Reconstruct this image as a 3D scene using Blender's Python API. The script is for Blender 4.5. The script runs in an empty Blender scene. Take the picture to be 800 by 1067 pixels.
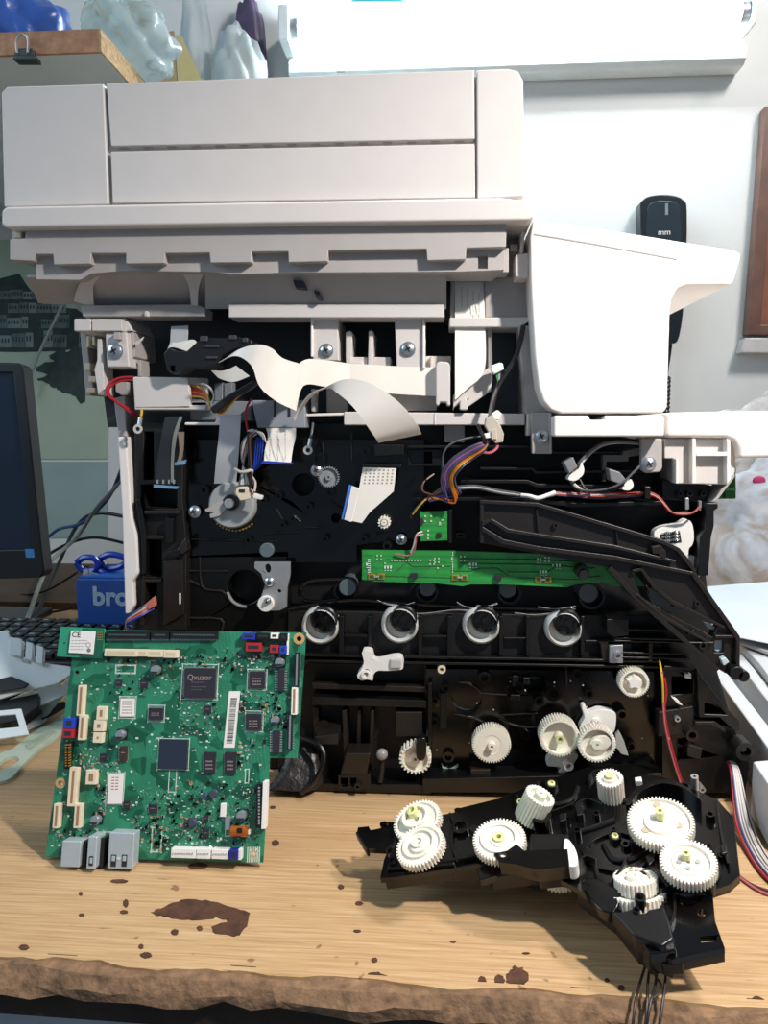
import bpy, bmesh, math, random
from mathutils import Vector as V, Matrix
from mathutils.geometry import tessellate_polygon
random.seed(11)
PI = math.pi
C = bpy.context.scene.collection
F = 801.0
PITCH, YAW = math.radians(6.0), math.radians(4.0)
CAM = V((0, -.57, .28))
ROT = Matrix.Rotation(YAW, 3, 'Z') @ Matrix.Rotation(PI/2 - PITCH, 3, 'X')

def ray(px, py):
    return ROT @ V(((px-400)/F, (533.5-py)/F, -1))

class Pl:
    """a real plane in the room; at() gives the point of it seen at a pixel of the photograph"""
    def __init__(s, o, n):
        s.o = V(o); s.n = V(n).normalized()
    def at(s, px, py, h=0.0):
        o = s.o + s.n*h; d = ray(px, py)
        return CAM + d*((o-CAM).dot(s.n)/d.dot(s.n))
def YP(y): return Pl((0, y, 0), (0, -1, 0))
def ZP(z): return Pl((0, 0, z), (0, 0, 1))
def P(px, py, y): return YP(y).at(px, py)
def B(px, py, z=0.0): return ZP(z).at(px, py)
def pxm(px, py, y, n=1.0):      # metres spanned by n pixels at that place
    return (P(px+n, py, y) - P(px, py, y)).length

def px_of(p):
    q = ROT.transposed() @ (V(p)-CAM); return 400+F*q.x/-q.z, 533.5-F*q.y/-q.z
def frame(n):
    n = V(n).normalized()
    a = V((0, 0, 1)) if abs(n.z) < .9 else V((1, 0, 0))
    u = a.cross(n).normalized(); w = n.cross(u)
    return u, w, n

def smooth(pts, k=6, closed=False):
    n = len(pts); out = []
    if n < 3: return [V(p) for p in pts]
    rng = range(n if closed else n-1)
    for i in rng:
        g = lambda j: V(pts[j % n]) if closed else V(pts[max(0, min(n-1, j))])
        p0, p1, p2, p3 = g(i-1), g(i), g(i+1), g(i+2)
        for s in range(k):
            t = s/k
            out.append(.5*((2*p1)+(p2-p0)*t+(2*p0-5*p1+4*p2-p3)*t*t+(3*p1-p0-3*p2+p3)*t**3))
    if not closed: out.append(V(pts[-1]))
    return out

def s2(pts, k=5, closed=True):   # smoothed pixel outline
    return [(p.x, p.y) for p in smooth([(x, y, 0) for x, y in pts], k, closed)]

def rrect(x0, y0, x1, y1, r, k=4):
    out = []
    for cx, cy, a in ((x1-r, y0+r, -90), (x1-r, y1-r, 0), (x0+r, y1-r, 90), (x0+r, y0+r, 180)):
        for i in range(k+1):
            t = math.radians(a+90*i/k); out.append((cx+r*math.cos(t), cy+r*math.sin(t)))
    return out

def circ(cx, cy, r, k=20, ry=None):
    return [(cx+r*math.cos(2*PI*i/k), cy+(ry or r)*math.sin(2*PI*i/k)) for i in range(k)]

ORG = {}
class MB:
    def __init__(s): s.v = []; s.f = []
    def add(s, vs, fs):
        b = len(s.v); s.v += [V(v) for v in vs]; s.f += [[i+b for i in f] for f in fs]; return s
    def solid(s, loops_front, vec):
        """outer loop plus hole loops in one plane, extruded along vec"""
        allp = [p for l in loops_front for p in l]; n = len(allp)
        fs = []
        if len(loops_front) == 1: tri = [list(range(n))]
        else: tri = [list(t) for t in tessellate_polygon([[V(p) for p in l] for l in loops_front])]
        fs += tri; fs += [[i+n for i in reversed(t)] for t in tri]
        b = 0
        for l in loops_front:
            k = len(l)
            for i in range(k):
                a, c = b+i, b+(i+1) % k
                fs.append([a, c, c+n, a+n])
            b += k
        return s.add(list(allp)+[V(p)+vec for p in allp], fs)
    def poly(s, pl, pts, h0, h1, holes=()):
        loops = [[pl.at(x, y, h1) for x, y in l] for l in [pts, *holes]]
        return s.solid(loops, pl.n*(h0-h1))
    def box(s, pl, x0, y0, x1, y1, h0, h1):
        return s.poly(pl, [(x0, y0), (x1, y0), (x1, y1), (x0, y1)], h0, h1)
    def wbox(s, a, b):
        a, b = V(a), V(b)
        return s.solid([[V((a.x, a.y, a.z)), V((b.x, a.y, a.z)), V((b.x, a.y, b.z)), V((a.x, a.y, b.z))]], V((0, b.y-a.y, 0)))
    def obox(s, c, u, w, n, su, sw, h):      # box standing on its centre c, sides along u, w, rising along n
        a, b = u*(su/2), w*(sw/2)
        return s.solid([[c-a-b, c+a-b, c+a+b, c-a+b]], n*h)
    def lathe(s, c, n, prof, seg=24, cap=True):
        u, w, n = frame(n); c = V(c); vs = []
        for r, h in prof:
            for i in range(seg):
                t = 2*PI*i/seg
                vs.append(c+n*h+(u*math.cos(t)+w*math.sin(t))*max(r, 1e-5))
        fs = []
        for j in range(len(prof)-1):
            for i in range(seg):
                k = (i+1) % seg
                fs.append([j*seg+i, j*seg+k, (j+1)*seg+k, (j+1)*seg+i])
        if cap:
            fs.append(list(range(seg))); fs.append(list(range((len(prof)-1)*seg, len(prof)*seg)))
        return s.add(vs, fs)
    def cyl(s, c, n, r, h, seg=20): return s.lathe(c, n, [(r, 0), (r, h)], seg)
    def ring(s, c, n, ro, ri, h, seg=24):
        u, w, n = frame(n); c = V(c)+n*h
        lo = [c+(u*math.cos(2*PI*i/seg)+w*math.sin(2*PI*i/seg))*ro for i in range(seg)]
        li = [c+(u*math.cos(2*PI*i/seg)+w*math.sin(2*PI*i/seg))*ri for i in range(seg)]
        vs = lo+li+[p-n*h for p in lo]+[p-n*h for p in li]; fs = []
        for i in range(seg):
            k = (i+1) % seg
            fs += [[i, k, seg+k, seg+i], [2*seg+i, 2*seg+k, k, i][::-1], [seg+i, seg+k, 3*seg+k, 3*seg+i][::-1], [2*seg+k, 2*seg+i, 3*seg+i, 3*seg+k][::-1]]
        return s.add(vs, fs)
    def tube(s, pts, r, seg=8, k=5):
        pts = smooth(pts, k) if k > 1 else [V(p) for p in pts]
        n = len(pts); vs = []; u = None
        for i, p in enumerate(pts):
            t = (pts[min(i+1, n-1)]-pts[max(i-1, 0)]).normalized()
            if u is None: u = frame(t)[0]
            u = (u-t*u.dot(t)).normalized(); w = t.cross(u)
            rr = r[i*len(r)//n] if isinstance(r, (list, tuple)) else r
            for j in range(seg):
                a = 2*PI*j/seg; vs.append(p+(u*math.cos(a)+w*math.sin(a))*rr)
        fs = [[i*seg+j, i*seg+(j+1) % seg, (i+1)*seg+(j+1) % seg, (i+1)*seg+j] for i in range(n-1) for j in range(seg)]
        fs += [list(range(seg))[::-1], list(range((n-1)*seg, n*seg))]
        return s.add(vs, fs)
    def loft(s, A, Bp, th, k=6, cross=1):
        """a sheet between two edge lines, given real thickness"""
        A, Bp = smooth(A, k), smooth(Bp, k); n = len(A); m = cross+1; top = []
        for i in range(n):
            for j in range(m): top.append(A[i].lerp(Bp[i], j/cross))
        nr = []
        for i in range(n):
            t = A[min(i+1, n-1)]-A[max(i-1, 0)]+Bp[min(i+1, n-1)]-Bp[max(i-1, 0)]
            q = t.cross(Bp[i]-A[i]); nr.append(q.normalized() if q.length > 0 else V((0, 0, 1)))
        bot = [top[i*m+j]-nr[i]*th for i in range(n) for j in range(m)]
        N = n*m; fs = []
        for i in range(n-1):
            for j in range(cross):
                a, b, c, d = i*m+j, i*m+j+1, (i+1)*m+j+1, (i+1)*m+j
                fs += [[a, b, c, d], [a+N, d+N, c+N, b+N]]
            fs += [[i*m, (i+1)*m, (i+1)*m+N, i*m+N], [i*m+cross, i*m+cross+N, (i+1)*m+cross+N, (i+1)*m+cross]]
        for j in range(cross):
            fs += [[j, j+N, j+1+N, j+1], [(n-1)*m+j, (n-1)*m+j+1, (n-1)*m+j+1+N, (n-1)*m+j+N]]
        return s.add(top+bot, fs)
    def bag(s, c, rad, seed=1, folds=9, amp=.3, nx=48, ny=28, flat=None):
        """closed crumpled film: an ellipsoid broken up by sharp running creases"""
        rnd = random.Random(seed); vs = []
        ph = [(V((rnd.uniform(-1, 1), rnd.uniform(-1, 1), rnd.uniform(-1, 1))).normalized(), rnd.uniform(3, 9), rnd.uniform(0, 6)) for _ in range(folds)]
        for j in range(ny+1):
            th = PI*j/ny
            for i in range(nx):
                a = 2*PI*i/nx; d = V((math.cos(a)*math.sin(th), math.sin(a)*math.sin(th), math.cos(th)))
                k = 1+sum(amp/folds*2*(abs(math.sin(d.dot(q)*fr+p))-.6) for q, fr, p in ph)
                z = c.z+d.z*rad[2]*k
                vs.append(V((c.x+d.x*rad[0]*k, c.y+d.y*rad[1]*k, z if flat is None else max(z, flat))))
        fs = [[j*nx+i, j*nx+(i+1) % nx, (j+1)*nx+(i+1) % nx, (j+1)*nx+i] for j in range(ny) for i in range(nx)]
        return s.add(vs, fs)
    def blob(s, c, rad, seg=14, rings=9, jit=0, rot=None):
        vs = []; rot = rot or Matrix.Identity(3); rad = V(rad) if not isinstance(rad, (int, float)) else V((rad,)*3)
        for i in range(rings+1):
            th = PI*i/rings
            for j in range(seg):
                ph = 2*PI*j/seg; k = 1+random.uniform(-jit, jit)
                q = V((math.sin(th)*math.cos(ph)*rad.x, math.sin(th)*math.sin(ph)*rad.y, math.cos(th)*rad.z))*k
                vs.append(V(c)+rot @ q)
        fs = [[i*seg+j, i*seg+(j+1) % seg, (i+1)*seg+(j+1) % seg, (i+1)*seg+j] for i in range(rings) for j in range(seg)]
        return s.add(vs, fs)
    def gear(s, c, n, r, teeth, th, rim=.8, web=.55, hub=.25, hubh=1.1, hole=.1, ph=0, tooth=.1):
        """toothed ring, recessed web and hub; c is the back centre, n points to the open face"""
        u, w, n = frame(n); c = V(c); N = teeth*4
        def loop(fn, h): return [c+n*h+(u*math.cos(2*PI*(i+ph)/N)+w*math.sin(2*PI*(i+ph)/N))*fn(i) for i in range(N)]
        tr = lambda i: r if i % 4 in (0, 1) else r*(1-tooth)
        loops = [loop(tr, 0), loop(tr, th), loop(lambda i: r*rim, th), loop(lambda i: r*rim*.97, th*web), loop(lambda i: r*hub, th*web),
                 loop(lambda i: r*hub*.95, th*hubh), loop(lambda i: r*hole, th*hubh), loop(lambda i: r*hole, th*.3)]
        vs = [p for l in loops for p in l]; fs = []
        for j in range(len(loops)-1):
            for i in range(N):
                k = (i+1) % N
                fs.append([j*N+i, j*N+k, (j+1)*N+k, (j+1)*N+i])
        fs.append(list(range(N))[::-1]); fs.append(list(range((len(loops)-1)*N, len(loops)*N)))
        return s.add(vs, fs)
    def build(s, name, m, parent=None, bevel=0.0, seg=2, ang=38, label=None, cat=None, group=None, kind=None, smooth_all=False, sub=0):
        if parent is not None and name != 'lead':      # nothing that stands on the bench sinks into it
            top = parent
            while top.parent: top = top.parent
            if top.name in ('printer', 'drive_unit', 'circuit_board', 'printer_cover'):
                for v in s.v: v.z = max(v.z, .0012)
        me = bpy.data.meshes.new(name)
        if parent is not None: org = ORG[parent.name]
        else:
            lo = V([min(v[i] for v in s.v) for i in range(3)]); hi = V([max(v[i] for v in s.v) for i in range(3)])
            org = V(((lo.x+hi.x)/2, (lo.y+hi.y)/2, lo.z))
        me.from_pydata([v-org for v in s.v], [], s.f); me.validate()
        bm = bmesh.new(); bm.from_mesh(me); bmesh.ops.recalc_face_normals(bm, faces=bm.faces); bm.to_mesh(me); bm.free()
        me.shade_smooth()
        if not smooth_all: me.set_sharp_from_angle(angle=math.radians(ang))
        ob = bpy.data.objects.new(name, me); C.objects.link(ob); me.materials.append(m)
        ORG[ob.name] = org
        if parent is not None: ob.parent = parent
        else: ob.location = org
        if sub:
            q = ob.modifiers.new('s', 'SUBSURF'); q.levels = q.render_levels = sub
        if bevel:
            q = ob.modifiers.new('b', 'BEVEL'); q.width = bevel; q.segments = seg; q.limit_method = 'ANGLE'; q.angle_limit = math.radians(30); q.harden_normals = True
        return tag(ob, label, cat, group, kind)

def tag(o, label=None, cat=None, group=None, kind=None):
    for k, v in (('label', label), ('category', cat), ('group', group), ('kind', kind)):
        if v: o[k] = v
    return o
def thing(name, label, cat, loc, group=None):
    o = bpy.data.objects.new(name, None); C.objects.link(o); o.location = loc; o.empty_display_size = .02
    ORG[o.name] = V(loc); return tag(o, label, cat, group)

def lin(h):
    h = h.lstrip('#'); r = []
    for i in (0, 2, 4):
        c = int(h[i:i+2], 16)/255; r.append(c/12.92 if c <= .04045 else ((c+.055)/1.055)**2.4)
    return (*r, 1)
def mat(name, col, rough=.5, metal=0, noise=.06, nscale=60, bump=0, bscale=400, spec=.5, trans=0, emit=None, es=0, coat=0, alpha=1, sss=0):
    m = bpy.data.materials.new(name); m.use_nodes = True; nt = m.node_tree; N = nt.nodes; L = nt.links
    b = N['Principled BSDF']; c = lin(col)
    b.inputs['Roughness'].default_value = rough; b.inputs['Metallic'].default_value = metal
    b.inputs['Specular IOR Level'].default_value = spec; b.inputs['Transmission Weight'].default_value = trans
    b.inputs['Coat Weight'].default_value = coat; b.inputs['Alpha'].default_value = alpha
    tc = N.new('ShaderNodeTexCoord')
    nz = N.new('ShaderNodeTexNoise'); nz.inputs['Scale'].default_value = nscale; nz.inputs['Detail'].default_value = 4
    L.new(tc.outputs['Object'], nz.inputs['Vector'])
    mx = N.new('ShaderNodeMix'); mx.data_type = 'RGBA'
    mx.inputs[6].default_value = tuple(max(0, x*(1-noise*2)) for x in c[:3])+(1,); mx.inputs[7].default_value = tuple(min(1, x*(1+noise*2)) for x in c[:3])+(1,)
    L.new(nz.outputs['Fac'], mx.inputs[0]); L.new(mx.outputs[2], b.inputs['Base Color'])
    if bump:
        n2 = N.new('ShaderNodeTexNoise'); n2.inputs['Scale'].default_value = bscale; n2.inputs['Detail'].default_value = 3
        L.new(tc.outputs['Object'], n2.inputs['Vector'])
        bp = N.new('ShaderNodeBump'); bp.inputs['Strength'].default_value = bump; bp.inputs['Distance'].default_value = .002
        L.new(n2.outputs['Fac'], bp.inputs['Height']); L.new(bp.outputs['Normal'], b.inputs['Normal'])
    if emit:
        b.inputs['Emission Color'].default_value = lin(emit); b.inputs['Emission Strength'].default_value = es
    if sss: b.inputs['Subsurface Weight'].default_value = sss; b.inputs['Subsurface Scale'].default_value = .01
    return m

def text_mesh(txt, size, ext=.0002, bold=0):
    cu = bpy.data.curves.new('lettering', 'FONT'); cu.body = txt; cu.size = size; cu.extrude = ext; cu.align_x = 'CENTER'; cu.align_y = 'CENTER'; cu.resolution_u = 3; cu.offset = bold
    o = bpy.data.objects.new('lettering', cu); C.objects.link(o)
    me = bpy.data.meshes.new_from_object(o.evaluated_get(bpy.context.evaluated_depsgraph_get()))
    bpy.data.objects.remove(o); vs = [v.co.copy() for v in me.vertices]; fs = [list(p.vertices) for p in me.polygons]
    bpy.data.meshes.remove(me); return vs, fs
def text(mb, txt, size, c, u, w, n, ext=.0002, bold=0):
    vs, fs = text_mesh(txt, size, ext, bold)
    return mb.add([V(c)+u*v.x+w*v.y+n*(v.z+ext) for v in vs], fs)

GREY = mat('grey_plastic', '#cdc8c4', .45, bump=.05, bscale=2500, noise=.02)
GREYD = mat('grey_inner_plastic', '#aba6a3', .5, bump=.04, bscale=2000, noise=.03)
WHITEP = mat('lit_shell_plastic', '#e6e1dc', .42, bump=.05, bscale=2500, noise=.02)  # same plastic as the grey shell; brighter light is put into its colour
STEEL = mat('zinc_steel', '#b9bcbf', .34, metal=.75, noise=.05, nscale=150)
SCREW = mat('screw_steel', '#c2c8cc', .28, metal=.9, noise=.08, nscale=300)
BLACK = mat('black_plastic', '#0d0c0c', .34, noise=.2, nscale=45, bump=.05, bscale=900)
BLACKM = mat('black_matte_plastic', '#131211', .5, noise=.25, nscale=30, bump=.08, bscale=700)
BLACKG = mat('black_gloss_plastic', '#060606', .16, noise=.1, nscale=50)
BROWNB = mat('brownish_black_plastic', '#1d1713', .45, noise=.35, nscale=35, bump=.08, bscale=500)  # brown-black; on the drive unit's skirt walls the brown is painted warm light
GEAR = mat('white_nylon', '#e9e4d6', .42, noise=.02, sss=.15)
GREASE = mat('greased_nylon', '#d5d59a', .3, noise=.08, nscale=200)
IVORY = mat('ivory_plastic', '#dccfb4', .45, noise=.04)
FFC = mat('white_flat_cable', '#e8e3da', .38, noise=.02)
PINK = mat('dark_slot', '#7a4a38', .6)
WHITE = mat('white_plastic', '#e6e4df', .4, noise=.03)
PAPER = mat('label_paper', '#e4e1dc', .7, noise=.02)
INK = mat('printed_ink', '#2b2b2e', .7)
REDINK = mat('red_printed_ink', '#b04438', .7)
BLUEP = mat('blue_plastic', '#1f3fb0', .4)
REDP = mat('red_plastic', '#a8242a', .4)
SILK = mat('white_silkscreen', '#c9d8cc', .6)
GOLD = mat('gold_plate', '#d8a648', .35, metal=.7)
CHIP = mat('chip_epoxy', '#2a2730', .45, noise=.1, nscale=200)
CHIPT = mat('chip_marking', '#8f8278', .6)
CAN = mat('aluminium_can', '#c6cdd2', .3, metal=.8)
LEADS = mat('tinned_leads', '#c7cdc9', .35, metal=.7)
WIRE = {k: mat(k+'_wire_insulation', v, .42, noise=.04) for k, v in dict(red='#a01c28', pink='#b3606c', yellow='#c9a52a', orange='#c96a1a', black='#0e0e10', white='#b9b6b2', purple='#4a4068', brown='#4f3020', blue='#2440a8', grey='#505156', green='#3f8a55', salmon='#a04c36').items()}
# ------------------------------------------------------------------ room
WALLY = .95
def wall_material():
    m = mat('painted_plaster', '#d3d5d2', .8, noise=.05, nscale=3, bump=.15, bscale=60); return m
wm = wall_material()
MB().wbox((-2.2, WALLY, -.75), (2.2, WALLY+.1, 2.0)).build('wall_back', wm, kind='structure')
MB().wbox((-2.2, -2.0, -.8), (2.2, WALLY, -.75)).build('floor', mat('grey_floor', '#8d969c', .6, noise=.15, nscale=6), kind='structure')

# ---- workbench: the front edge line as seen, grain along its length
def bench_wood():
    m = bpy.data.materials.new('worn_pine_board'); m.use_nodes = True; N = m.node_tree.nodes; L = m.node_tree.links
    b = N['Principled BSDF']; b.inputs['Roughness'].default_value = .5; b.inputs['Specular IOR Level'].default_value = .35
    tc = N.new('ShaderNodeTexCoord'); mp = N.new('ShaderNodeMapping'); mp.inputs['Scale'].default_value = (5, 170, 20)
    mp.inputs['Rotation'].default_value = (0, 0, math.radians(3)); L.new(tc.outputs['Object'], mp.inputs['Vector'])
    n1 = N.new('ShaderNodeTexNoise'); n1.inputs['Scale'].default_value = 3; n1.inputs['Detail'].default_value = 8; n1.inputs['Roughness'].default_value = .65
    L.new(mp.outputs['Vector'], n1.inputs['Vector'])
    r = N.new('ShaderNodeValToRGB'); L.new(n1.outputs['Fac'], r.inputs['Fac'])
    r.color_ramp.elements[0].position = .3; r.color_ramp.elements[0].color = lin('#9c7d59')
    r.color_ramp.elements[1].position = .68; r.color_ramp.elements[1].color = lin('#c6aa85')
    e = r.color_ramp.elements.new(.5); e.color = lin('#b8976e')
    # fine dark scratches and specks
    m2 = N.new('ShaderNodeMapping'); m2.inputs['Scale'].default_value = (9, 70, 9); m2.inputs['Rotation'].default_value = (0, 0, math.radians(8)); L.new(tc.outputs['Object'], m2.inputs['Vector'])
    n2 = N.new('ShaderNodeTexNoise'); n2.inputs['Scale'].default_value = 7; n2.inputs['Detail'].default_value = 5; L.new(m2.outputs['Vector'], n2.inputs['Vector'])
    r2 = N.new('ShaderNodeValToRGB'); r2.color_ramp.elements[0].position = .69; r2.color_ramp.elements[1].position = .75; L.new(n2.outputs['Fac'], r2.inputs['Fac'])
    n3 = N.new('ShaderNodeTexNoise'); n3.inputs['Scale'].default_value = 90; n3.inputs['Detail'].default_value = 2; L.new(tc.outputs['Object'], n3.inputs['Vector'])
    r3 = N.new('ShaderNodeValToRGB'); r3.color_ramp.elements[0].position = .73; r3.color_ramp.elements[1].position = .77; L.new(n3.outputs['Fac'], r3.inputs['Fac'])
    ad = N.new('ShaderNodeMath'); ad.operation = 'MAXIMUM'; L.new(r2.outputs['Color'], ad.inputs[0]); L.new(r3.outputs['Color'], ad.inputs[1])
    sc = N.new('ShaderNodeMath'); sc.operation = 'MULTIPLY'; sc.inputs[1].default_value = .65; L.new(ad.outputs[0], sc.inputs[0])
    mx = N.new('ShaderNodeMix'); mx.data_type = 'RGBA'; mx.inputs[7].default_value = lin('#5d4128')
    L.new(sc.outputs[0], mx.inputs[0]); L.new(r.outputs['Color'], mx.inputs[6]); L.new(mx.outputs[2], b.inputs['Base Color'])
    bp = N.new('ShaderNodeBump'); bp.inputs['Strength'].default_value = .15; bp.inputs['Distance'].default_value = .001
    L.new(n1.outputs['Fac'], bp.inputs['Height']); L.new(bp.outputs['Normal'], b.inputs['Normal'])
    return m
E0, E1 = B(0, 1000), B(800, 1052)
ed = (E1-E0).normalized()
A0, A1 = E0-ed*.9, E1+ed*.9
bench = thing('workbench', 'scuffed pale wooden workbench with a worn chipped front edge', 'workbench', (0, .3, -.05))
pn = V((ed.y, -ed.x, 0)); er = random.Random(5)
front = [A0.lerp(A1, i/260)+pn*(-.0025+er.uniform(-.0012, .0012)+.0022*math.sin(i*.55)*math.sin(i*.17+1)) for i in range(261)]
MB().solid([[*front, V((A1.x, WALLY-.005, 0)), V((A0.x, WALLY-.005, 0))]], V((0, 0, -.018))).build('bench_top', bench_wood(), bench)
# worn lip: ragged strip in front of the boards
lipm = mat('crumbled_edge_wood', '#7a5e45', .9, noise=.5, nscale=140, bump=.9, bscale=180)
pn = V((ed.y, -ed.x, 0)); mb = MB(); N_ = 150
top, bot = [], []
rows = []
for i in range(N_+1):
    q = A0.lerp(A1, i/N_); j = random.uniform(-.0022, .0022)+.0018*math.sin(i*.9)*math.sin(i*.23)
    rows.append([q+pn*(-.012)+V((0, 0, -.0012)), q+pn*(.003+j)+V((0, 0, -.0014+random.uniform(-.0008, .0008))), q+pn*(.0075+j)+V((0, 0, -.007+random.uniform(-.002, .002))), q+pn*(.008+random.uniform(-.002, .002))+V((0, 0, -.0125+random.uniform(-.0025, .0025))), q+pn*(.002)+V((0, 0, -.0135)), q+pn*(-.006)+V((0, 0, -.012))])
vs = [p for r_ in rows for p in r_]; K = 6
fs = [[i*K+j, i*K+(j+1) % K, (i+1)*K+(j+1) % K, (i+1)*K+j] for i in range(N_) for j in range(K)]+[list(range(K)), list(range(N_*K, N_*K+K))]
mb.add(vs, fs).build('chipped_edge', lipm, bench, label='crumbled brown worn front edge')
dk = mat('dark_bench_edge', '#2a1c12', .8, noise=.4, nscale=60, bump=.5, bscale=150)
MB().solid([[A0+pn*.003+V((0, 0, -.0125)), A1+pn*.003+V((0, 0, -.0125)), A1-pn*.02+V((0, 0, -.0125)), A0-pn*.02+V((0, 0, -.0125))]], V((0, 0, -.016))).build('front_rail', dk, bench)
MB().solid([[A0-pn*.012+V((0, 0, -.0285)), A1-pn*.012+V((0, 0, -.0285)), A1-pn*.03+V((0, 0, -.0285)), A0-pn*.03+V((0, 0, -.0285))]], V((0, 0, -.2))).build('apron', mat('grey_painted_apron', '#9aa6ad', .6, noise=.15, nscale=20), bench, label='grey painted board below the edge')
for x in (-.9, .9):
    MB().wbox((x-.03, -.1, -.75), (x+.03, .0, -.018)).build('leg', dk, bench)
    MB().wbox((x-.03, .8, -.75), (x+.03, .9, -.018)).build('leg', dk, bench)
stain = mat('bared_dark_wood', '#4c2f1f', .8, noise=.5, nscale=120, bump=.5, bscale=300)
def chip(pts, jit=1.2, k=4, z=.0004):
    o = [(x+random.uniform(-jit, jit), y+random.uniform(-jit, jit)*.7) for x, y in s2(pts, k)]
    w = [B(x, y, z) for x, y in o]
    for q in w:
        d = (q-E0).dot(pn)+.0065
        if d > 0: q -= pn*d
    MB().solid([w], V((0, 0, -.0006))).build('worn_patch', stain, bench)
chip([(158, 951), (172, 945), (190, 938), (215, 938), (228, 941), (250, 948), (260, 952), (256, 965), (246, 975), (238, 973), (223, 971), (222, 965), (236, 960), (225, 956), (205, 959), (188, 957), (172, 955)], 1.5)
for cx, cy, a, b_ in ((182, 971, 4, 3), (208, 967, 3, 2.5), (131, 941, 3, 4), (129, 950, 4, 2), (124, 918, 9, 2), (206, 902, 10, 3), (25, 987, 5, 3), (152, 995, 6, 3), (147, 986, 2.5, 2.5), (355, 924, 3, 2.5), (390, 1000, 3, 2.5), (84, 931, 2, 2), (85, 953, 3, 1.5), (392, 1019, 11, 6), (502, 1024, 4, 7), (520, 1022, 5, 7), (538, 1018, 11, 11), (607, 1040, 9, 10), (287, 878, 4, 3), (632, 1021, 2.5, 2), (647, 1029, 3.5, 3), (284, 841, 3, 1.5), (60, 1001, 16, 3), (250, 1016, 14, 3), (374, 941, 4, 2), (548, 993, 4, 1), (472, 981, 3, 1), (372, 970, 4, 1.5), (790, 1046, 8, 8)):
    chip(circ(cx, cy, a, 8, b_), min(a, b_)*.2, 3)

# ---- fluorescent fixture on the wall above
TY = .872
fx = thing('fluorescent_lamp', 'long lit white fluorescent tube lamp fixed high on the wall', 'lamp', P(540, 60, TY))
fm = mat('lamp_housing_enamel', '#e3ebea', .35, noise=.03, bump=.05)
a, b = P(300, 78, .90), P(778, 60, .90)
zc = (a.z+b.z)/2
pr = [(WALLY-.002, -.004), (.912, -.004), (.900, .004), (.900, .022), (.912, .030), (.912, .1), (WALLY-.002, .1)]
MB().solid([[V((a.x, y, a.z+z)) for y, z in pr]], V((b.x-a.x, 0, 0))).build('housing', fm, fx, bevel=.002)
tz = P(540, 22, TY).z
em = mat('lit_tube_glass', '#ffffff', .3, emit='#e2f5ff', es=75)
MB().cyl(V((a.x+.012, TY, tz)), (1, 0, 0), .016, b.x-a.x-.024).build('tube', em, fx)
for x, s in ((a.x, 1), (b.x, -1)):
    MB().wbox((x-.006, TY-.026, tz-.03), (x+.012*s, WALLY-.03, tz+.03)).build('lamp_holder', fm, fx, bevel=.003)
    MB().cyl(V((x+.012*s, TY, tz)), (s, 0, 0), .0168, .014).build('tube_cap', STEEL, fx)
MB().wbox((a.x+.09, .897, a.z+.002), (a.x+.105, .903, a.z+.01)).build('clip', STEEL, fx)
MB().box(YP(.86), 366, -6, 420, 2, 0, .001).build('sticker', mat('cyan_sticker', '#3fb8c8', .5), fx, label='cyan sticker')

# ---- brown framed board at the right edge
fw = mat('dark_red_brown_wood', '#64483c', .4, noise=.3, nscale=25)
pb = thing('framed_board', 'brown wooden framed board on the white wall beside the panel', 'picture frame', P(800, 350, WALLY-.01))
Wp = YP(WALLY-.001)
MB().poly(Wp, [(797, 110), (880, 110), (880, 349), (778, 349)], .0, .025, holes=[[(809, 125), (868, 125), (868, 338), (793, 338)]]).build('board_frame', fw, pb, bevel=.003)
MB().poly(Wp, [(806, 122), (870, 122), (870, 341), (790, 341)], .002, .01).build('board_panel', mat('red_brown_panel', '#86553f', .5, noise=.4, nscale=12), pb)
MB().poly(Wp, [(776, 352), (880, 352), (880, 368), (772, 368)], .0, .03).build('ledge', mat('grey_plaster_ledge', '#b9b6b4', .8), pb, bevel=.003)

# ---- black handset on the wall
hp = thing('wall_handset', 'black rounded handset hanging on the white wall behind the printer', 'phone', P(690, 330, WALLY-.02))
Hh = YP(WALLY-.004)
MB().poly(Hh, s2([(667, 222), (670, 208), (682, 203), (700, 203), (712, 208), (716, 222), (714, 300), (708, 350), (699, 358), (684, 352), (672, 300)], 4), 0, .035).build('handset_body', mat('dark_teal_black_plastic', '#141d22', .3), hp, bevel=.008, seg=3)
MB().poly(Hh, s2([(674, 224), (678, 212), (692, 209), (705, 212), (709, 224), (707, 262), (676, 258)], 4), .034, .037).build('handset_face', mat('slate_gloss_plastic', '#26323a', .25), hp, bevel=.001)
MB().box(Hh, 693, 212, 696, 224, .036, .0385).build('indicator', mat('grey_indicator', '#7d8486', .4), hp)
t = MB(); text(t, 'mm', .015, Hh.at(692, 242, .0375), V((1, 0, 0)), V((0, 0, 1)), V((0, -1, 0))); t.build('lettering', WHITE, hp)
hc = [Hh.at(x, y, .02) for x, y in ((699, 352), (697, 370), (694, 390), (693, 420), (692, 480), (700, 540))]
MB().tube(hc, .0035).build('cord', BLACKM, hp)
MB().lathe(Hh.at(695, 392, .02), (0, 0, -1), [(.004, 0), (.008, .004)]+[(.0075 if i % 2 else .0055, .006+i*.004) for i in range(22)]).build('strain_relief', BLACK, hp)

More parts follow.
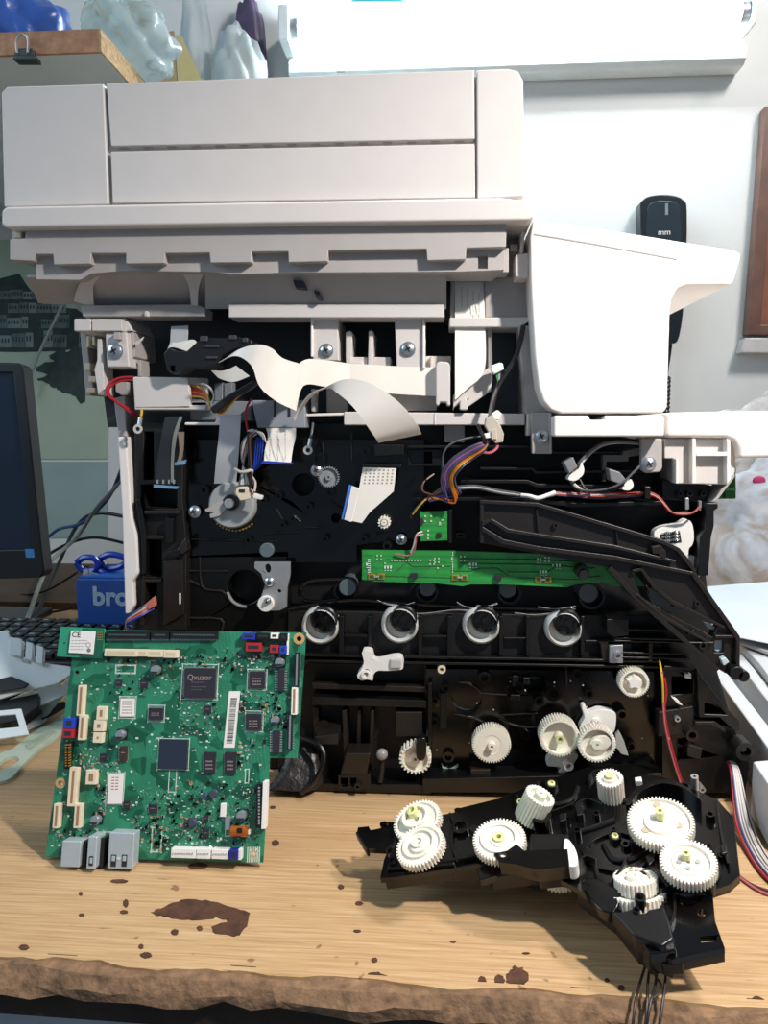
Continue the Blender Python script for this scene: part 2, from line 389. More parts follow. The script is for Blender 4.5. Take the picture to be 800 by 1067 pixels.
# ---- poster with an old town view, lower left wall
po = thing('poster', 'faded poster of a tree and hillside town on the left wall', 'poster', P(60, 480, WALLY-.002))
PO = YP(WALLY-.001)
MB().poly(PO, [(-60, 250), (114, 250), (112, 478), (-60, 478)], 0, .0012).build('sheet', mat('faded_green_paper', '#a3b3a0', .75, noise=.1, nscale=8), po)
dkp = mat('printed_dark_green', '#2c3a38', .8, noise=.4, nscale=40); mdp = mat('printed_grey_blue', '#566866', .8, noise=.3, nscale=60); ltp = mat('printed_pale_stone', '#74847e', .8, noise=.25, nscale=50)
MB().poly(PO, [(-60, 286), (0, 290), (20, 285), (30, 300), (45, 318), (80, 322), (90, 330), (90, 362), (60, 366), (20, 367), (-60, 366)], .001, .0015).build('printed_town', dkp, po)
mb = MB(); mb2 = MB(); wn = MB()
for r_, (yb, h0) in enumerate(((312, 13), (326, 13), (342, 15), (362, 18))):
    x = -55.
    while x < 86:
        w = random.uniform(7, 17); h = h0*random.uniform(.6, 1.0)
        if yb-h > 290+max(0, x-20)*.55 and random.random() < .86:
            (mb if random.random() < .6 else mb2).box(PO, x, yb-h, x+w-.6, yb, .001, .0017+.0001*r_)
            for k in range(int(w/3.2)): wn.box(PO, x+1+k*3.1, yb-h*.75, x+2.5+k*3.1, yb-h*.4, .001, .0023)
        x += w
mb.build('printed_houses', mdp, po); mb2.build('printed_houses', ltp, po); wn.build('printed_windows', dkp, po)
tree = [(42, 381), (55, 376), (50, 371), (62, 364), (72, 366), (85, 352), (90, 370), (88, 418), (76, 412), (66, 408), (56, 403), (46, 398), (38, 394), (50, 390), (38, 386)]
MB().poly(PO, [(x+random.uniform(-2, 2), y+random.uniform(-1.5, 1.5)) for x, y in s2(tree, 4)], .001, .0019).build('printed_tree', dkp, po)
MB().tube([PO.at(26, 409, .03), PO.at(40, 370, .03), PO.at(64, 320, .03), PO.at(75, 296, .03)], .0028).build('curtain_wire', mat('pale_grey_cable', '#95a09d', .5), label='thin pale grey wire slanting across the town poster', cat='wire')
MB().poly(PO, [(34, 481), (112, 481), (112, 560), (36, 560)], 0, .0012).build('wall_sheet', mat('faded_blue_green_sheet', '#92a6a1', .8, noise=.08, nscale=10), label='plain faded blue green sheet on the wall below the town poster', cat='paper')

# ---- chipboard shelf, upper left
shy = .3
sh = thing('wall_shelf', 'chipboard shelf with a raw brown front edge over the printer', 'shelf', P(40, 50, shy))
p0 = P(103, 30, shy); p1 = P(104, 54, shy)
chipm = mat('raw_chipboard', '#b79a72', .9, noise=.45, nscale=220, bump=.5, bscale=300)
MB().wbox((p0.x-.7, shy+.004, p1.z), (p0.x, .945, p0.z)).build('board', mat('pale_shelf_laminate', '#cfdbdb', .6, noise=.08, nscale=10), sh)
MB().wbox((p0.x-.7, shy, p1.z), (p0.x, shy+.004, p0.z)).build('edge_band', mat('brown_board_edge', '#a67a5c', .8, noise=.3, nscale=90, bump=.3, bscale=200), sh)
MB().wbox((p0.x, shy, p1.z), (p0.x+.002, .945, p0.z)).build('raw_end', chipm, sh, label='speckled raw chipboard end')
MB().wbox((p0.x-.62, .80, p1.z-.12), (p0.x-.60, .945, p1.z)).build('bracket', STEEL, sh)
sz = p0.z
clp = thing('binder_clip', 'black binder clip gripping the brown shelf edge', 'clip', P(24, 56, shy))
CL = YP(shy-.001)
MB().poly(CL, [(14, 57), (36, 57), (37, 62), (13, 62)], -.002, .012).build('clip_body', mat('green_black_enamel', '#182420', .35), clp, bevel=.001)
MB().poly(CL, [(16, 50), (34, 50), (36, 58), (14, 58)], 0, .006).build('clip_jaw', mat('green_black_enamel2', '#1d2a26', .35), clp, bevel=.001)
MB().tube([CL.at(x, y, .007) for x, y in ((18, 55), (17, 44), (20, 37), (25, 36), (29, 40), (29, 55))], .0012).build('clip_handle', STEEL, clp)

def crumple(name, m, c, rad, label, cat, jit=.34, seed=3, flat=None):
    return MB().bag(c, rad, seed, 9, jit, flat=flat).build(name, m, label=label, cat=cat, ang=75, group='plastic bags on the shelves' if cat == 'plastic bag' else None)
def film(name, col, rough=.25, tr=.75):
    m = mat(name, col, rough, trans=tr, noise=.1, nscale=20, bump=.6, bscale=25); m.node_tree.nodes['Principled BSDF'].inputs['IOR'].default_value = 1.15; return m
q = P(20, 10, .42); crumple('plastic_bag', mat('blue_film', '#3c63b4', .3, noise=.25, nscale=25, bump=.8, bscale=40, trans=.2), V((q.x, .44, sz+.055)), (.062, .06, .055), 'crumpled blue plastic bag lying on the chipboard shelf', 'plastic bag', flat=sz)
q = P(128, 34, .36); crumple('clear_bag', film('clear_film', '#dcebea'), V((p0.x-.012, .42, sz+.045)), (.05, .07, .045), 'clear crumpled plastic bag at the end of the chipboard shelf', 'plastic bag', flat=sz)
# board pieces and bags stored on the next shelf board, along the wall
sh2 = thing('storage_shelf', 'narrow pale shelf on the wall behind the printer lid', 'shelf', V((p0.x+.15, .85, sz-.03)))
MB().wbox((p0.x+.006, .76, sz-.02), (p0.x+.36, .945, sz)).build('board', mat('pale_board', '#b5bcb8', .6), sh2)
MB().wbox((p0.x+.05, .8, sz-.1), (p0.x+.07, .945, sz-.02)).build('bracket', STEEL, sh2)
cb = mat('brown_cardboard', '#a58b63', .85, noise=.12, nscale=30, bump=.1, bscale=200)
cy0 = .78; lo = lambda px, y: V((P(px, 60, y).x, y, sz))
cd = thing('cardboard_piece', 'torn brown cardboard flap standing beside the clear bag', 'cardboard', lo(180, cy0))
MB().solid([[P(160, 35, cy0), P(181, 32, cy0), lo(187, cy0), lo(160, cy0)]], V((0, .004, 0))).build('flap', cb, cd)
MB().solid([[P(183, 36, cy0), P(189, 38, cy0), P(212, 88, cy0), lo(214, cy0), lo(187, cy0)]], V((0, .003, 0))).build('tape', mat('yellowed_tape', '#c2b27a', .3), cd, label='yellowed tape strip')
bagm = film('milky_film', '#d3dcdc', .3, .45)
for px, top, yy, rx, lab in ((203, -4, .87, .03, 'tall milky plastic bag standing beside the brown cardboard flap'), (248, 38, .83, .05, 'low milky plastic bag lying next to the lamp end')):
    q = P(px, top, yy); c_ = V((q.x, yy, (q.z+sz)/2)); crumple('plastic_bag', bagm, c_, (rx, .042, (q.z-sz)/2*1.1), lab, 'plastic bag', seed=px, flat=sz)
q = P(258, -6, .91); crumple('dark_packet', mat('dark_red_blue_wrapper', '#4a4058', .4, noise=.6, nscale=25), V((q.x, .92, (q.z+sz)/2)), (.036, .018, (q.z-sz)/2), 'dark red and blue packet wedged between bags and lamp', 'packet', jit=.2, flat=sz)

# ---- monitor, cables, box, scissors and keyboard behind on the left
MY = .42
mo = thing('monitor', 'dark flat monitor with a small blue sticker on its bezel', 'monitor', V((P(0, 600, MY).x, MY, 0)))
Mp = Pl(P(20, 500, MY), (.1, -1, .06))
MB().poly(Mp, [(-230, 374), (20, 378), (24, 382), (46, 596), (42, 602), (-230, 610)], -.03, 0, holes=[[(-222, 386), (13, 388), (32, 572), (-222, 580)]]).build('bezel', mat('monitor_black', '#10161c', .35), mo, bevel=.002)
MB().poly(Mp, [(-226, 382), (16, 385), (36, 577), (-226, 584)], -.02, -.004).build('screen', mat('dark_screen', '#1b2a3c', .15, noise=.02), mo)
MB().poly(Mp, [(-226, 382), (16, 385), (40, 590), (-226, 600)], -.045, -.021).build('back_shell', BLACKM, mo, bevel=.004)
MB().poly(Mp, [(26, 572), (35, 572), (36, 581), (27, 581)], -.001, .0004).build('sticker', mat('blue_sticker', '#3f8fd0', .5), mo, label='small blue square sticker')
q = Mp.at(-90, 560); MB().wbox((q.x-.03, q.y+.03, .012), (q.x+.03, q.y+.05, q.z+.1)).build('neck', BLACK, mo, bevel=.003)
MB().wbox((q.x-.11, q.y+.01, 0), (q.x+.11, q.y+.15, .012)).build('stand_base', BLACK, mo, bevel=.004)
for nm, col, pts, r, lab in (
    ('network_cable', '#2c4c8c', [(40, 570, .9), (60, 552, .88), (85, 545, .8), (112, 520, .75), (126, 490, .7), (136, 460, .7)], .0032, 'blue cable looping up behind the printer side'),
    ('power_cable', '#15191d', [(30, 660, .6), (60, 590, .78), (80, 548, .85), (100, 535, .85), (128, 538, .85), (150, 545, .85)], .0035, 'black cable arching behind the blue cable'),
    ('grey_cable', '#8a958f', [(20, 670, .55), (50, 590, .7), (80, 560, .8), (100, 530, .75), (120, 508, .72), (140, 480, .7)], .0035, 'pale grey cable rising beside the blue cable'),
    ('thin_cable', '#111418', [(-10, 620, .7), (40, 618, .62), (75, 600, .6), (90, 590, .62), (110, 610, .6), (140, 640, .55)], .0018, 'thin black wire crossing the front of the blue box'),
    ('loop_cable', '#101316', [(-10, 640, .6), (30, 640, .58), (70, 635, .55), (100, 622, .52), (140, 616, .5)], .0018, 'thin black wire lying above the keyboard'),
    ('dark_cable', '#15191d', [(20, 600, .75), (50, 578, .85), (75, 565, .88), (100, 560, .9), (130, 566, .9)], .003, 'dark cable bending low in front of the wall')):
    MB().tube([max((P(x, y, d) for _ in [0]), key=lambda v: v.z) if P(x, y, d).z > .004 else B(x, y, .004) for x, y, d in pts], r).build(nm, mat(nm+'_sheath', col, .45), label=lab, cat='cable', group='cables behind the monitor')
# blue box with lettering
bx = thing('blue_box', 'dark blue box with pale lettering beside the printer side', 'box', P(110, 640, .42))
zb = P(80, 637, .42); zt = P(80, 603, .42); xr = P(165, 620, .42).x
MB().wbox((zb.x, .42, 0), (xr, .50, zt.z)).build('carton', mat('blue_card', '#1d4f9e', .45, noise=.05), bx, bevel=.002)
MB().wbox((zb.x+.004, .424, zt.z-.001), (xr-.004, .496, zt.z+.003)).build('lid', mat('blue_card_lid', '#1f5cae', .4), bx, bevel=.002)
t = MB(); q = P(97, 622, .4198)
vs, fs = text_mesh('brother', .035, .0003, .0012); mnx = min(v.x for v in vs)
t.add([V((q.x+v.x-mnx, .4197-v.z, q.z+v.y)) for v in vs], fs).build('lettering', mat('pale_blue_print', '#a9bdd2', .6), bx)
scx = thing('scissors', 'scissors with glossy blue loop handles lying on the blue box', 'scissors', P(105, 600, .45))
sz0 = zt.z+.004
bl = mat('blue_handle_plastic', '#1b3fae', .25)
def hloop(pts, z, r): return MB().tube([B(x, y, z) for x, y in pts+pts[:1]], r, k=5)
z1 = sz0+.012
def onb(px, py, yy): q = P(px, py, yy); return q
hl = [(80, 586), (88, 581), (98, 582), (102, 588), (98, 594), (86, 594)]
hr = [(102, 584), (112, 578), (124, 579), (132, 583), (126, 590), (112, 592)]
MB().tube([P(x, y, .45) for x, y in hl+hl[:1]], .0045).build('handle', bl, scx)
MB().tube([P(x, y, .46) for x, y in hr+hr[:1]], .0045).build('handle', bl, scx)
MB().loft([P(88, 593, .44), P(100, 597, .44), P(112, 601, .44)], [P(86, 600, .44), P(98, 602, .44), P(110, 603, .44)], .002).build('blade', STEEL, scx)
MB().tube([P(100, 592, .455), P(108, 596, .45), P(118, 602, .45)], .004).build('handle_stem', bl, scx)
MB().cyl(P(90, 595.5, .439), (0, -1, 0), .004, .002).build('pivot', SCREW, scx)
bdw = mat('dark_brown_board', '#4a3826', .6, noise=.25, nscale=14)
MB().wbox((-1.2, .58, .0006), (-.13, .93, .012)).build('darkening_board', bdw, label='dark brown board added to darken the back of the bench', cat='board', bevel=.001)  # board put in to darken the bench where shade falls behind the printer
# keyboard
kb = thing('keyboard', 'black computer keyboard with pale key legends behind the circuit board', 'keyboard', B(60, 680))
k0 = B(-60, 752); k1 = B(-60, 641); kx0, kx1 = B(-10, 641).x-.05, B(142, 690).x
MB().wbox((kx0, .27, 0), (kx1, .45, .014)).build('case', BLACKM, kb, bevel=.003)
keym = mat('black_keycap', '#14171a', .4); leg = mat('key_legend', '#93a6ad', .6); ks = MB(); lg = MB()
for r_ in range(7):
    for c_ in range(24):
        x = kx1-.014-c_*.0195-(r_ % 3)*.004; y = .277+r_*.0245
        if x < kx0+.01: continue
        ks.solid([[V((x-.008, y, .014)), V((x+.008, y, .014)), V((x+.008, y+.018, .014)), V((x-.008, y+.018, .014))]], V((0, 0, .008)))
        if random.random() < .75:
            w = random.uniform(.0022, .006); lg.wbox((x-w, y+.0068, .0219), (x+w*.3, y+.0105, .0223))
            if random.random() < .4: lg.wbox((x+.001, y+.003, .0219), (x+.005, y+.005, .0223))
ks.build('keys', keym, kb, bevel=.001); lg.build('key_legends', leg, kb)
# ------------------------------------------------------------------ the printer
PR = YP(0.0)
pr = thing('printer', 'large grey office printer with its side cover off, black works and gears exposed', 'printer', (0, .2, 0))
def pp(name, m, pts, h1, h0, bevel=.0008, holes=(), parent=None, label=None, pl=PR, seg=2):
    return MB().poly(pl, pts, h0, h1, holes).build(name, m, parent or pr, bevel=bevel, label=label, seg=seg)
def pb_(name, m, x0, y0, x1, y1, h1, h0, bevel=.0008, parent=None, label=None):
    return pp(name, m, [(x0, y0), (x1, y0), (x1, y1), (x0, y1)], h1, h0, bevel, (), parent, label)
def screw(px, py, h, r=6, parent=None, m=SCREW, y=0):
    c = PR.at(px, py, h); R = r*pxm(px, py, -h)
    n = V((0, -1, 0))
    s = MB().lathe(c, n, [(R*1.15, -.001), (R*1.15, .0006), (R*.95, .0007), (R*.9, .0022), (R*.5, .0034), (R*.12, .0036)], 18).build('screw', m, parent or pr)
    u, w, _ = frame(n); k = MB()
    for a in (.5, .5+PI/2):
        d = u*math.cos(a)+w*math.sin(a); e = n.cross(d)
        k.obox(c+n*.0030, d, e, n, R*1.0, R*.22, .0009)
    k.build('cross_slot', CHIP, parent or pr)
    return s

# --- document cover and scanner
lid = MB().poly(PR, [(4, 93), (534, 77), (541, 84), (541, 212), (6, 218)], -.36, .031).build('scanner_lid', GREY, pr, bevel=.004)
pp('lid_panel', GREY, [(1, 96), (7, 90), (108, 87), (113, 213), (4, 216)], .036, .026, .0012, parent=lid)
pp('lid_panel', GREY, [(110.5, 86.8), (494, 72.5), (494.5, 145), (115.5, 152.5)], .036, .026, .0008, parent=lid)
pp('lid_panel', GREY, [(115, 157.5), (494.5, 149.5), (495, 206), (117, 211.5)], .036, .026, .0008, parent=lid)
pp('lid_panel', GREY, [(496.5, 72.4), (530, 71), (540, 74), (545, 84), (546, 205), (497, 207)], .036, .026, .0012, parent=lid)
mb = MB()
for i in range(15): mb.box(PR, 124+i*25, 151.5-i*.5, 133+i*25, 154.5-i*.5, .026, .0335)
mb.build('hinge_rib', GREYD, lid)
base = MB().poly(PR, [(1, 219), (6, 215), (300, 209.5), (522, 205.5), (545, 208), (555, 216), (557, 226), (551, 230), (300, 233), (6, 237.5), (1, 234)], -.37, .043).build('scanner_base', GREY, pr, bevel=.003, seg=3)
# stepped skirt, its battlement edge and the layer behind
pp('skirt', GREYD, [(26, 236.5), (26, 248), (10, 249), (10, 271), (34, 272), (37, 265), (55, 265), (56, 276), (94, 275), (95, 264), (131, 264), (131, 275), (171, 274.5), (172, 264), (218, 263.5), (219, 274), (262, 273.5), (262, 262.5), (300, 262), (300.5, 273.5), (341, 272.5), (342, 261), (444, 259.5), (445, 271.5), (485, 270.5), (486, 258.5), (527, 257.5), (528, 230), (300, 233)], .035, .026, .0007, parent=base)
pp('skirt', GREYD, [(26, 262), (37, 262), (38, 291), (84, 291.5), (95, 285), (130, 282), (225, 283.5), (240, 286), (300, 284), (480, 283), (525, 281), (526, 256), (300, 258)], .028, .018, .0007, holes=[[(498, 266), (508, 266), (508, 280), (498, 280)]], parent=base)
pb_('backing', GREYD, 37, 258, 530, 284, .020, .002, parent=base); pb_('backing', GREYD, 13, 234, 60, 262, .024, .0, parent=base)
pp('corner_post', GREYD, [(12, 237), (24, 237), (24, 270), (12, 270)], .028, -.1, .002, parent=base)
pb_('stub', IVORY, 15, 238, 22, 248, .033, .02, parent=base)
# sloping underside of the scanner, left then centre
def slope(name, m, t0, t1, b1, b0, ht, hb, th=.002):
    A = [PR.at(*t0, ht), PR.at(*t1, ht)]; Bq = [PR.at(*b0, hb), PR.at(*b1, hb)]
    n = (A[1]-A[0]).cross(Bq[0]-A[0]).normalized()
    return MB().solid([[A[0], A[1], Bq[1], Bq[0]]], n*th).build(name, m, pr)
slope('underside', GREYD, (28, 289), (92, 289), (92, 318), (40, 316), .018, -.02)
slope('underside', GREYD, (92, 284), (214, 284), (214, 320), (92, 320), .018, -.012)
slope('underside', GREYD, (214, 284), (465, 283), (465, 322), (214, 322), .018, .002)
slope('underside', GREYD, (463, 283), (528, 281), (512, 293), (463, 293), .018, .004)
MB().loft([PR.at(98, 285, .019), PR.at(85, 293, .014), PR.at(79, 305, .008), PR.at(77, 314, .002)], [PR.at(106, 286, .017), PR.at(98, 296, .010), PR.at(97, 308, .004), PR.at(98, 320, -.002)], .002).build('arch_fin', GREY, pr)
MB().loft([PR.at(190, 285, .019), PR.at(196, 296, .012), PR.at(198, 306, .006), PR.at(199, 318, .002)], [PR.at(212, 285, .019), PR.at(208, 296, .011), PR.at(206, 308, .006), PR.at(206, 319, .002)], .002).build('arch_fin', GREY, pr)
for x0, y0, x1, y1, h in ((305, 292, 319, 301, .014), (327, 303, 335, 312, .009)):
    pp('slot', CHIP, [(x0, y0), (x1-3, y0+1), (x1, y1), (x0+3, y1-1)], h+.0035, h-.006, 0)
pp('lip', GREYD, [(84, 318), (206, 317), (214, 321), (213, 330), (86, 330)], .0, -.02)
pb_('clip', GREY, 150, 324, 154, 330, .003, -.002)
pp('crossbar', GREY, [(238, 317), (463, 317), (463, 331), (238, 331)], .006, -.02)
# --- inside frame behind: dark recess with light uprights
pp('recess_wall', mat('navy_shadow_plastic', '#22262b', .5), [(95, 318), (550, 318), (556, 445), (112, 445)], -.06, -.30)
pp('frame_block', GREY, [(77, 332), (94.5, 332), (94.5, 345), (77, 345)], .004, -.05)
pp('frame_block', GREY, [(95.5, 332), (127, 332), (127, 345), (95.5, 345)], .004, -.05)
pp('frame_block', GREY, [(127, 331), (131, 331), (138, 345), (127, 345)], -.004, -.05)
b1 = pp('bracket', GREY, [(109, 346), (132, 346), (135, 383), (111, 383)], .001, -.02, .0015)
screw(120, 366, .001, 7.5, b1)
pb_('bracket_lug', GREYD, 118, 346, 125, 354, .006, .0, parent=b1)
pp('frame_block', GREYD, [(128, 346), (139, 346), (141, 372), (135, 374)], -.006, -.05)
pp('upright', GREY, [(101, 353), (106, 353), (109, 412), (102, 412), (98, 385), (101, 375)], -.002, -.02)
pp('upright', GREYD, [(83, 345), (89, 345), (97, 405), (94, 412), (89, 412)], -.03, -.08)
pp('upright', GREYD, [(136, 375), (147, 375), (147, 393), (143, 393), (143, 379), (136, 379)], -.012, -.03)
pp('upright', GREYD, [(120, 398), (133, 398), (133, 412), (126, 412), (120, 408)], -.012, -.03)
for x, y, w, h in ((90, 350, 3, 12), (96, 350, 3, 10), (88, 378, 6, 8), (92, 392, 8, 6), (90, 404, 9, 5)):
    pb_('latch', IVORY, x, y, x+w, y+h, -.025, -.05)
# cable box, front lip open to the right
cb_ = pp('cable_cover', GREY, [(138, 393), (196, 393), (199, 426), (140, 426)], .006, .001, .001)
pp('cover_floor', GREY, [(140, 423), (216, 422), (214, 427), (140, 427)], .006, -.03, .0008, parent=cb_)
pp('cover_back', GREYD, [(140, 392), (216, 394), (216, 426), (140, 426)], -.012, -.016, parent=cb_)
# posts with screws in the centre
p1 = pp('post', GREY, [(325, 331), (352, 331), (353, 376), (326, 376)], -.003, -.05, .001); screw(340, 365.5, -.003, 6.5, p1)
p2 = pp('post', GREY, [(411, 331), (440, 331), (440, 384), (413, 384)], -.003, -.05, .001); screw(425, 364, -.003, 7, p2)
pb_('post_edge', WHITEP, 440, 331, 443, 384, -.0, -.05, parent=p2)
pb_('post_edge', WHITEP, 323.5, 331, 326, 372, -.0, -.05, parent=p1)
for pts in ([(360, 346), (364, 344.5), (367, 346), (366, 386), (360, 386)], [(384, 345), (387, 344), (389, 346), (389, 386), (383, 386)], [(448, 371), (451, 371), (451, 386), (448, 386)]):
    pp('guide_pin', GREY, pts, -.008, -.04)
pb_('guide_wall', GREY, 366, 372, 383, 387, -.012, -.04); pb_('guide_wall', GREY, 389, 372, 407, 387, -.012, -.04)
pb_('guide_wall', GREY, 443, 371, 470, 386, -.014, -.04)
pp('guide_wall', GREYD, [(380, 383), (455, 383), (455, 428), (380, 428)], -.014, -.02)
pp('clip', GREY, [(363, 378), (368, 376), (377, 376), (379, 379), (379, 408), (363, 408)], .002, -.016, .0012)
cl2 = pp('clip', GREY, [(454, 379), (457, 376.5), (466, 377), (469, 380), (469, 423), (466, 423), (465, 419), (458, 419), (457, 423), (454, 422)], .006, -.02, .0012)
# slot for the printed cable and the frame to its right
pp('frame_plate', GREYD, [(505, 288), (553, 288), (554, 331), (505, 331)], -.002, -.03, .001)
pb_('frame_wall', CHIP, 464, 292, 474, 333, -.012, -.05); pb_('slot_wall', GREYD, 469, 292, 474, 333, -.004, -.03)
pp('frame_bar', GREY, [(468, 331), (554, 330), (554, 341), (468, 341)], .004, -.03, .001)
pb_('frame_wall', GREYD, 545, 330, 552, 432, -.006, -.05)
pp('frame_wall', GREYD, [(508, 340), (513, 340), (513, 402), (508, 402)], -.004, -.03)
pp('cable_ramp', GREY, [(507, 384), (512, 382), (512, 407), (486, 425), (488, 415), (474, 424), (472, 428), (472, 412)], .0, -.02, .001)
pp('clip', GREY, [(479, 427), (479, 417), (484, 414), (487, 417), (487, 427)], .006, -.01)
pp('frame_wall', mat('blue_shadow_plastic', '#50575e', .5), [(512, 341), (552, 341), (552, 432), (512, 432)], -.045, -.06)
# horizontal rail
pp('rail', GREY, [(358, 429), (547, 431), (547, 443), (358, 443)], .001, -.03, .001)
pb_('rail_rib', GREY, 452, 430, 454, 443, .0018, -.01)
pp('rail_stub', GREYD, [(324, 405), (328, 405), (328, 429), (324, 429)], -.004, -.02)
pp('rail_rod', WHITEP, [(280, 432), (358, 430), (358, 433), (280, 435)], -.006, -.012)
pb_('rail_stub', GREYD, 463, 443, 484, 461, -.012, -.04); pb_('rail_stub', GREYD, 340, 400, 362, 430, -.03, -.05)
pp('cable_tray', mat('slate_grey_plastic', '#8b929a', .5), [(262, 417), (318, 417), (318, 446), (268, 446)], .0, -.02, .001)
for x in (285, 300): pb_('tray_slot', CHIP, x, 418, x+2.5, 434, .0006, -.004, 0)
pp('cable_tray', mat('slate_grey_plastic2', '#7f868d', .5), [(198, 418), (262, 418), (262, 438), (198, 438)], -.012, -.03, .001)
pp('tray_lip', WHITEP, [(192, 440), (224, 440), (226, 434), (231, 434), (231, 443), (192, 443)], .004, -.004)
for x in (223, 233): pp('cable_tray', mat('slate_grey_plastic%d' % x, '#767d84', .5), [(x, 400), (x+9, 398), (x+9, 418), (x, 418)], -.02, -.03)

# --- control panel shell on the right
cp = pp('control_panel', WHITEP, [(552, 246), (555, 229), (600, 234), (764, 260.5), (771, 264), (771, 270), (764, 294), (760, 297), (716, 297), (706, 301), (700, 310), (698, 322), (695, 425), (690, 431), (585, 431), (574, 427), (566, 418), (561, 403), (557, 370), (553, 300)], .028, -.30, .004, seg=3)
pp('panel_seam', GREYD, [(556, 243), (620, 253.5), (705, 269.5), (705, 270.5), (620, 255), (556, 244.5)], .0284, .027, 0, parent=cp)
pp('shadow_gap_wall', GREYD, [(540, 340), (556, 330), (566, 418), (580, 432), (548, 432)], .004, -.02, .001)
pp('hinge_block', WHITEP, [(537, 265), (551, 263), (551, 289), (537, 289)], .018, -.02, .0012)
pp('hinge_recess', GREYD, [(529, 238), (546, 238), (546, 290), (520, 290), (529, 280)], -.004, -.03)
pp('hinge_pin', GREYD, [(531, 254), (540, 254), (540, 262), (531, 262)], .008, -.004)
pp('hinge_arm', WHITEP, [(543, 240), (547, 240), (545, 264), (542, 264)], .016, -.01)
pp('shell_band', WHITEP, [(577, 433), (614, 433), (614, 437.5), (629, 437.5), (629, 433), (692, 433), (692, 455), (577, 455)], .0275, -.03, .0015)
pp('front_cover', WHITEP, [(694, 430), (860, 427), (860, 476), (770, 478), (769, 468), (765, 460), (757, 456.5), (694, 456)], .014, -.33, .003, seg=3)
fb = pp('corner_frame', GREY, [(692, 457), (759, 457), (767, 468), (766, 492), (758, 505), (704, 504), (704, 478), (692, 478)], .006, -.05, .001)
for pts in ([(721, 457), (725, 457), (725, 504), (721, 504)], [(725, 471), (758, 471), (758, 475.5), (725, 475.5)], [(757, 457), (761, 459), (761, 500), (757, 505)], [(704, 478), (707, 478), (707, 504), (704, 504)]):
    pp('frame_rib', WHITEP, pts, .0135, .004, .0006, parent=fb)
pp('frame_rib', GREYD, [(757, 503), (765, 490), (766, 497), (747, 522), (741, 524)], .004, -.02, parent=fb)
gl = mat('green_lever_plastic', '#1f6a2c', .4)
lv = pp('release_lever', gl, [(759, 486), (767, 486), (767, 520), (746, 520), (757, 507)], -.03, -.06, .001, label='green release lever')
pp('lever_rib', mat('light_green_rib', '#4f9a58', .4), [(751, 508), (767, 508), (767, 511), (750, 511)], -.028, -.031, .0003, parent=lv)
pb_('lever_rib', gl, 755, 509, 757, 520, -.028, -.031, parent=lv)
b2 = pp('bracket', GREYD, [(553, 430), (575, 430), (575, 473), (554, 473)], .012, .006, .001, label='zinc bracket with one screw'); screw(563.5, 454.5, .012, 6.5, b2)
pb_('bracket_edge', GREYD, 572, 430, 575, 473, .0135, .0, parent=b2); pb_('bracket_edge', WHITEP, 549, 430, 553, 454, .004, -.01, parent=b2)
b3 = pp('bracket', GREYD, [(668, 457), (690, 457), (690, 488), (687, 492), (673, 493), (668, 489)], .012, .006, .001); screw(675.5, 483.5, .012, 7, b3)
# left side shell strip
pp('side_shell', WHITEP, [(122, 455), (131, 455), (134, 490), (137, 540), (142, 557), (144, 598), (138, 606), (140, 631), (134, 640), (130, 640), (127, 540)], -.002, -.03, .0015, label='pale grey strip of side shell')
pp('side_shell', GREYD, [(118, 415), (130, 412), (132, 455), (123, 455)], -.01, -.03, .001)

# --- black chassis: back plate with everything built up in front of it
ch = pp('chassis', BLACKM, [(136, 440), (560, 440), (690, 460), (742, 520), (736, 600), (748, 700), (778, 800), (772, 826), (285, 826), (140, 826)], -.035, -.38, .002)
def bk(name, m, pts, h1, h0=-.036, bevel=.0008, holes=(), parent=ch): return pp(name, m, pts, h1, h0, bevel, holes, parent)
# left column with pockets
bk('column', BLACKM, [(140, 440), (192, 440), (190, 520), (194, 560), (194, 656), (140, 656)], -.008, -.036, .001, holes=[[(150, 563), (168, 563), (168, 601), (150, 601)], [(153, 607), (163, 607), (163, 635), (153, 635)], [(147, 505), (184, 505), (184, 530), (147, 530)], [(150, 450), (160, 450), (160, 500), (150, 500)]])
bk('column_rib', BROWNB, [(150, 532), (186, 532), (186, 536), (150, 536)], -.002, -.01); bk('column_rib', BROWNB, [(147, 558), (172, 558), (172, 562), (147, 562)], -.003, -.01)
bk('column_plate', BROWNB, [(170, 585), (190, 583), (192, 640), (170, 652)], -.003, -.01); bk('column_plate', BROWNB, [(148, 604), (168, 604), (166, 607), (151, 607), (150, 652), (146, 652)], -.002, -.01)
bk('column_rib', BLACK, [(141, 520), (146, 520), (152, 556), (152, 598), (148, 598), (147, 560)], -.002, -.01)
bk('column_hook', BROWNB, [(186, 570), (193, 560), (195, 574), (190, 578), (181, 576)], .0, -.01)
bk('pin', WHITEP, [(186, 618), (188, 618), (188, 630), (186, 630)], -.002, -.01)
bk('column_block', BLACK, [(172, 540), (180, 540), (180, 566), (172, 566)], -.001, -.01); bk('column_block', BLACK, [(176, 574), (186, 572), (186, 580), (176, 582)], .001, -.01)
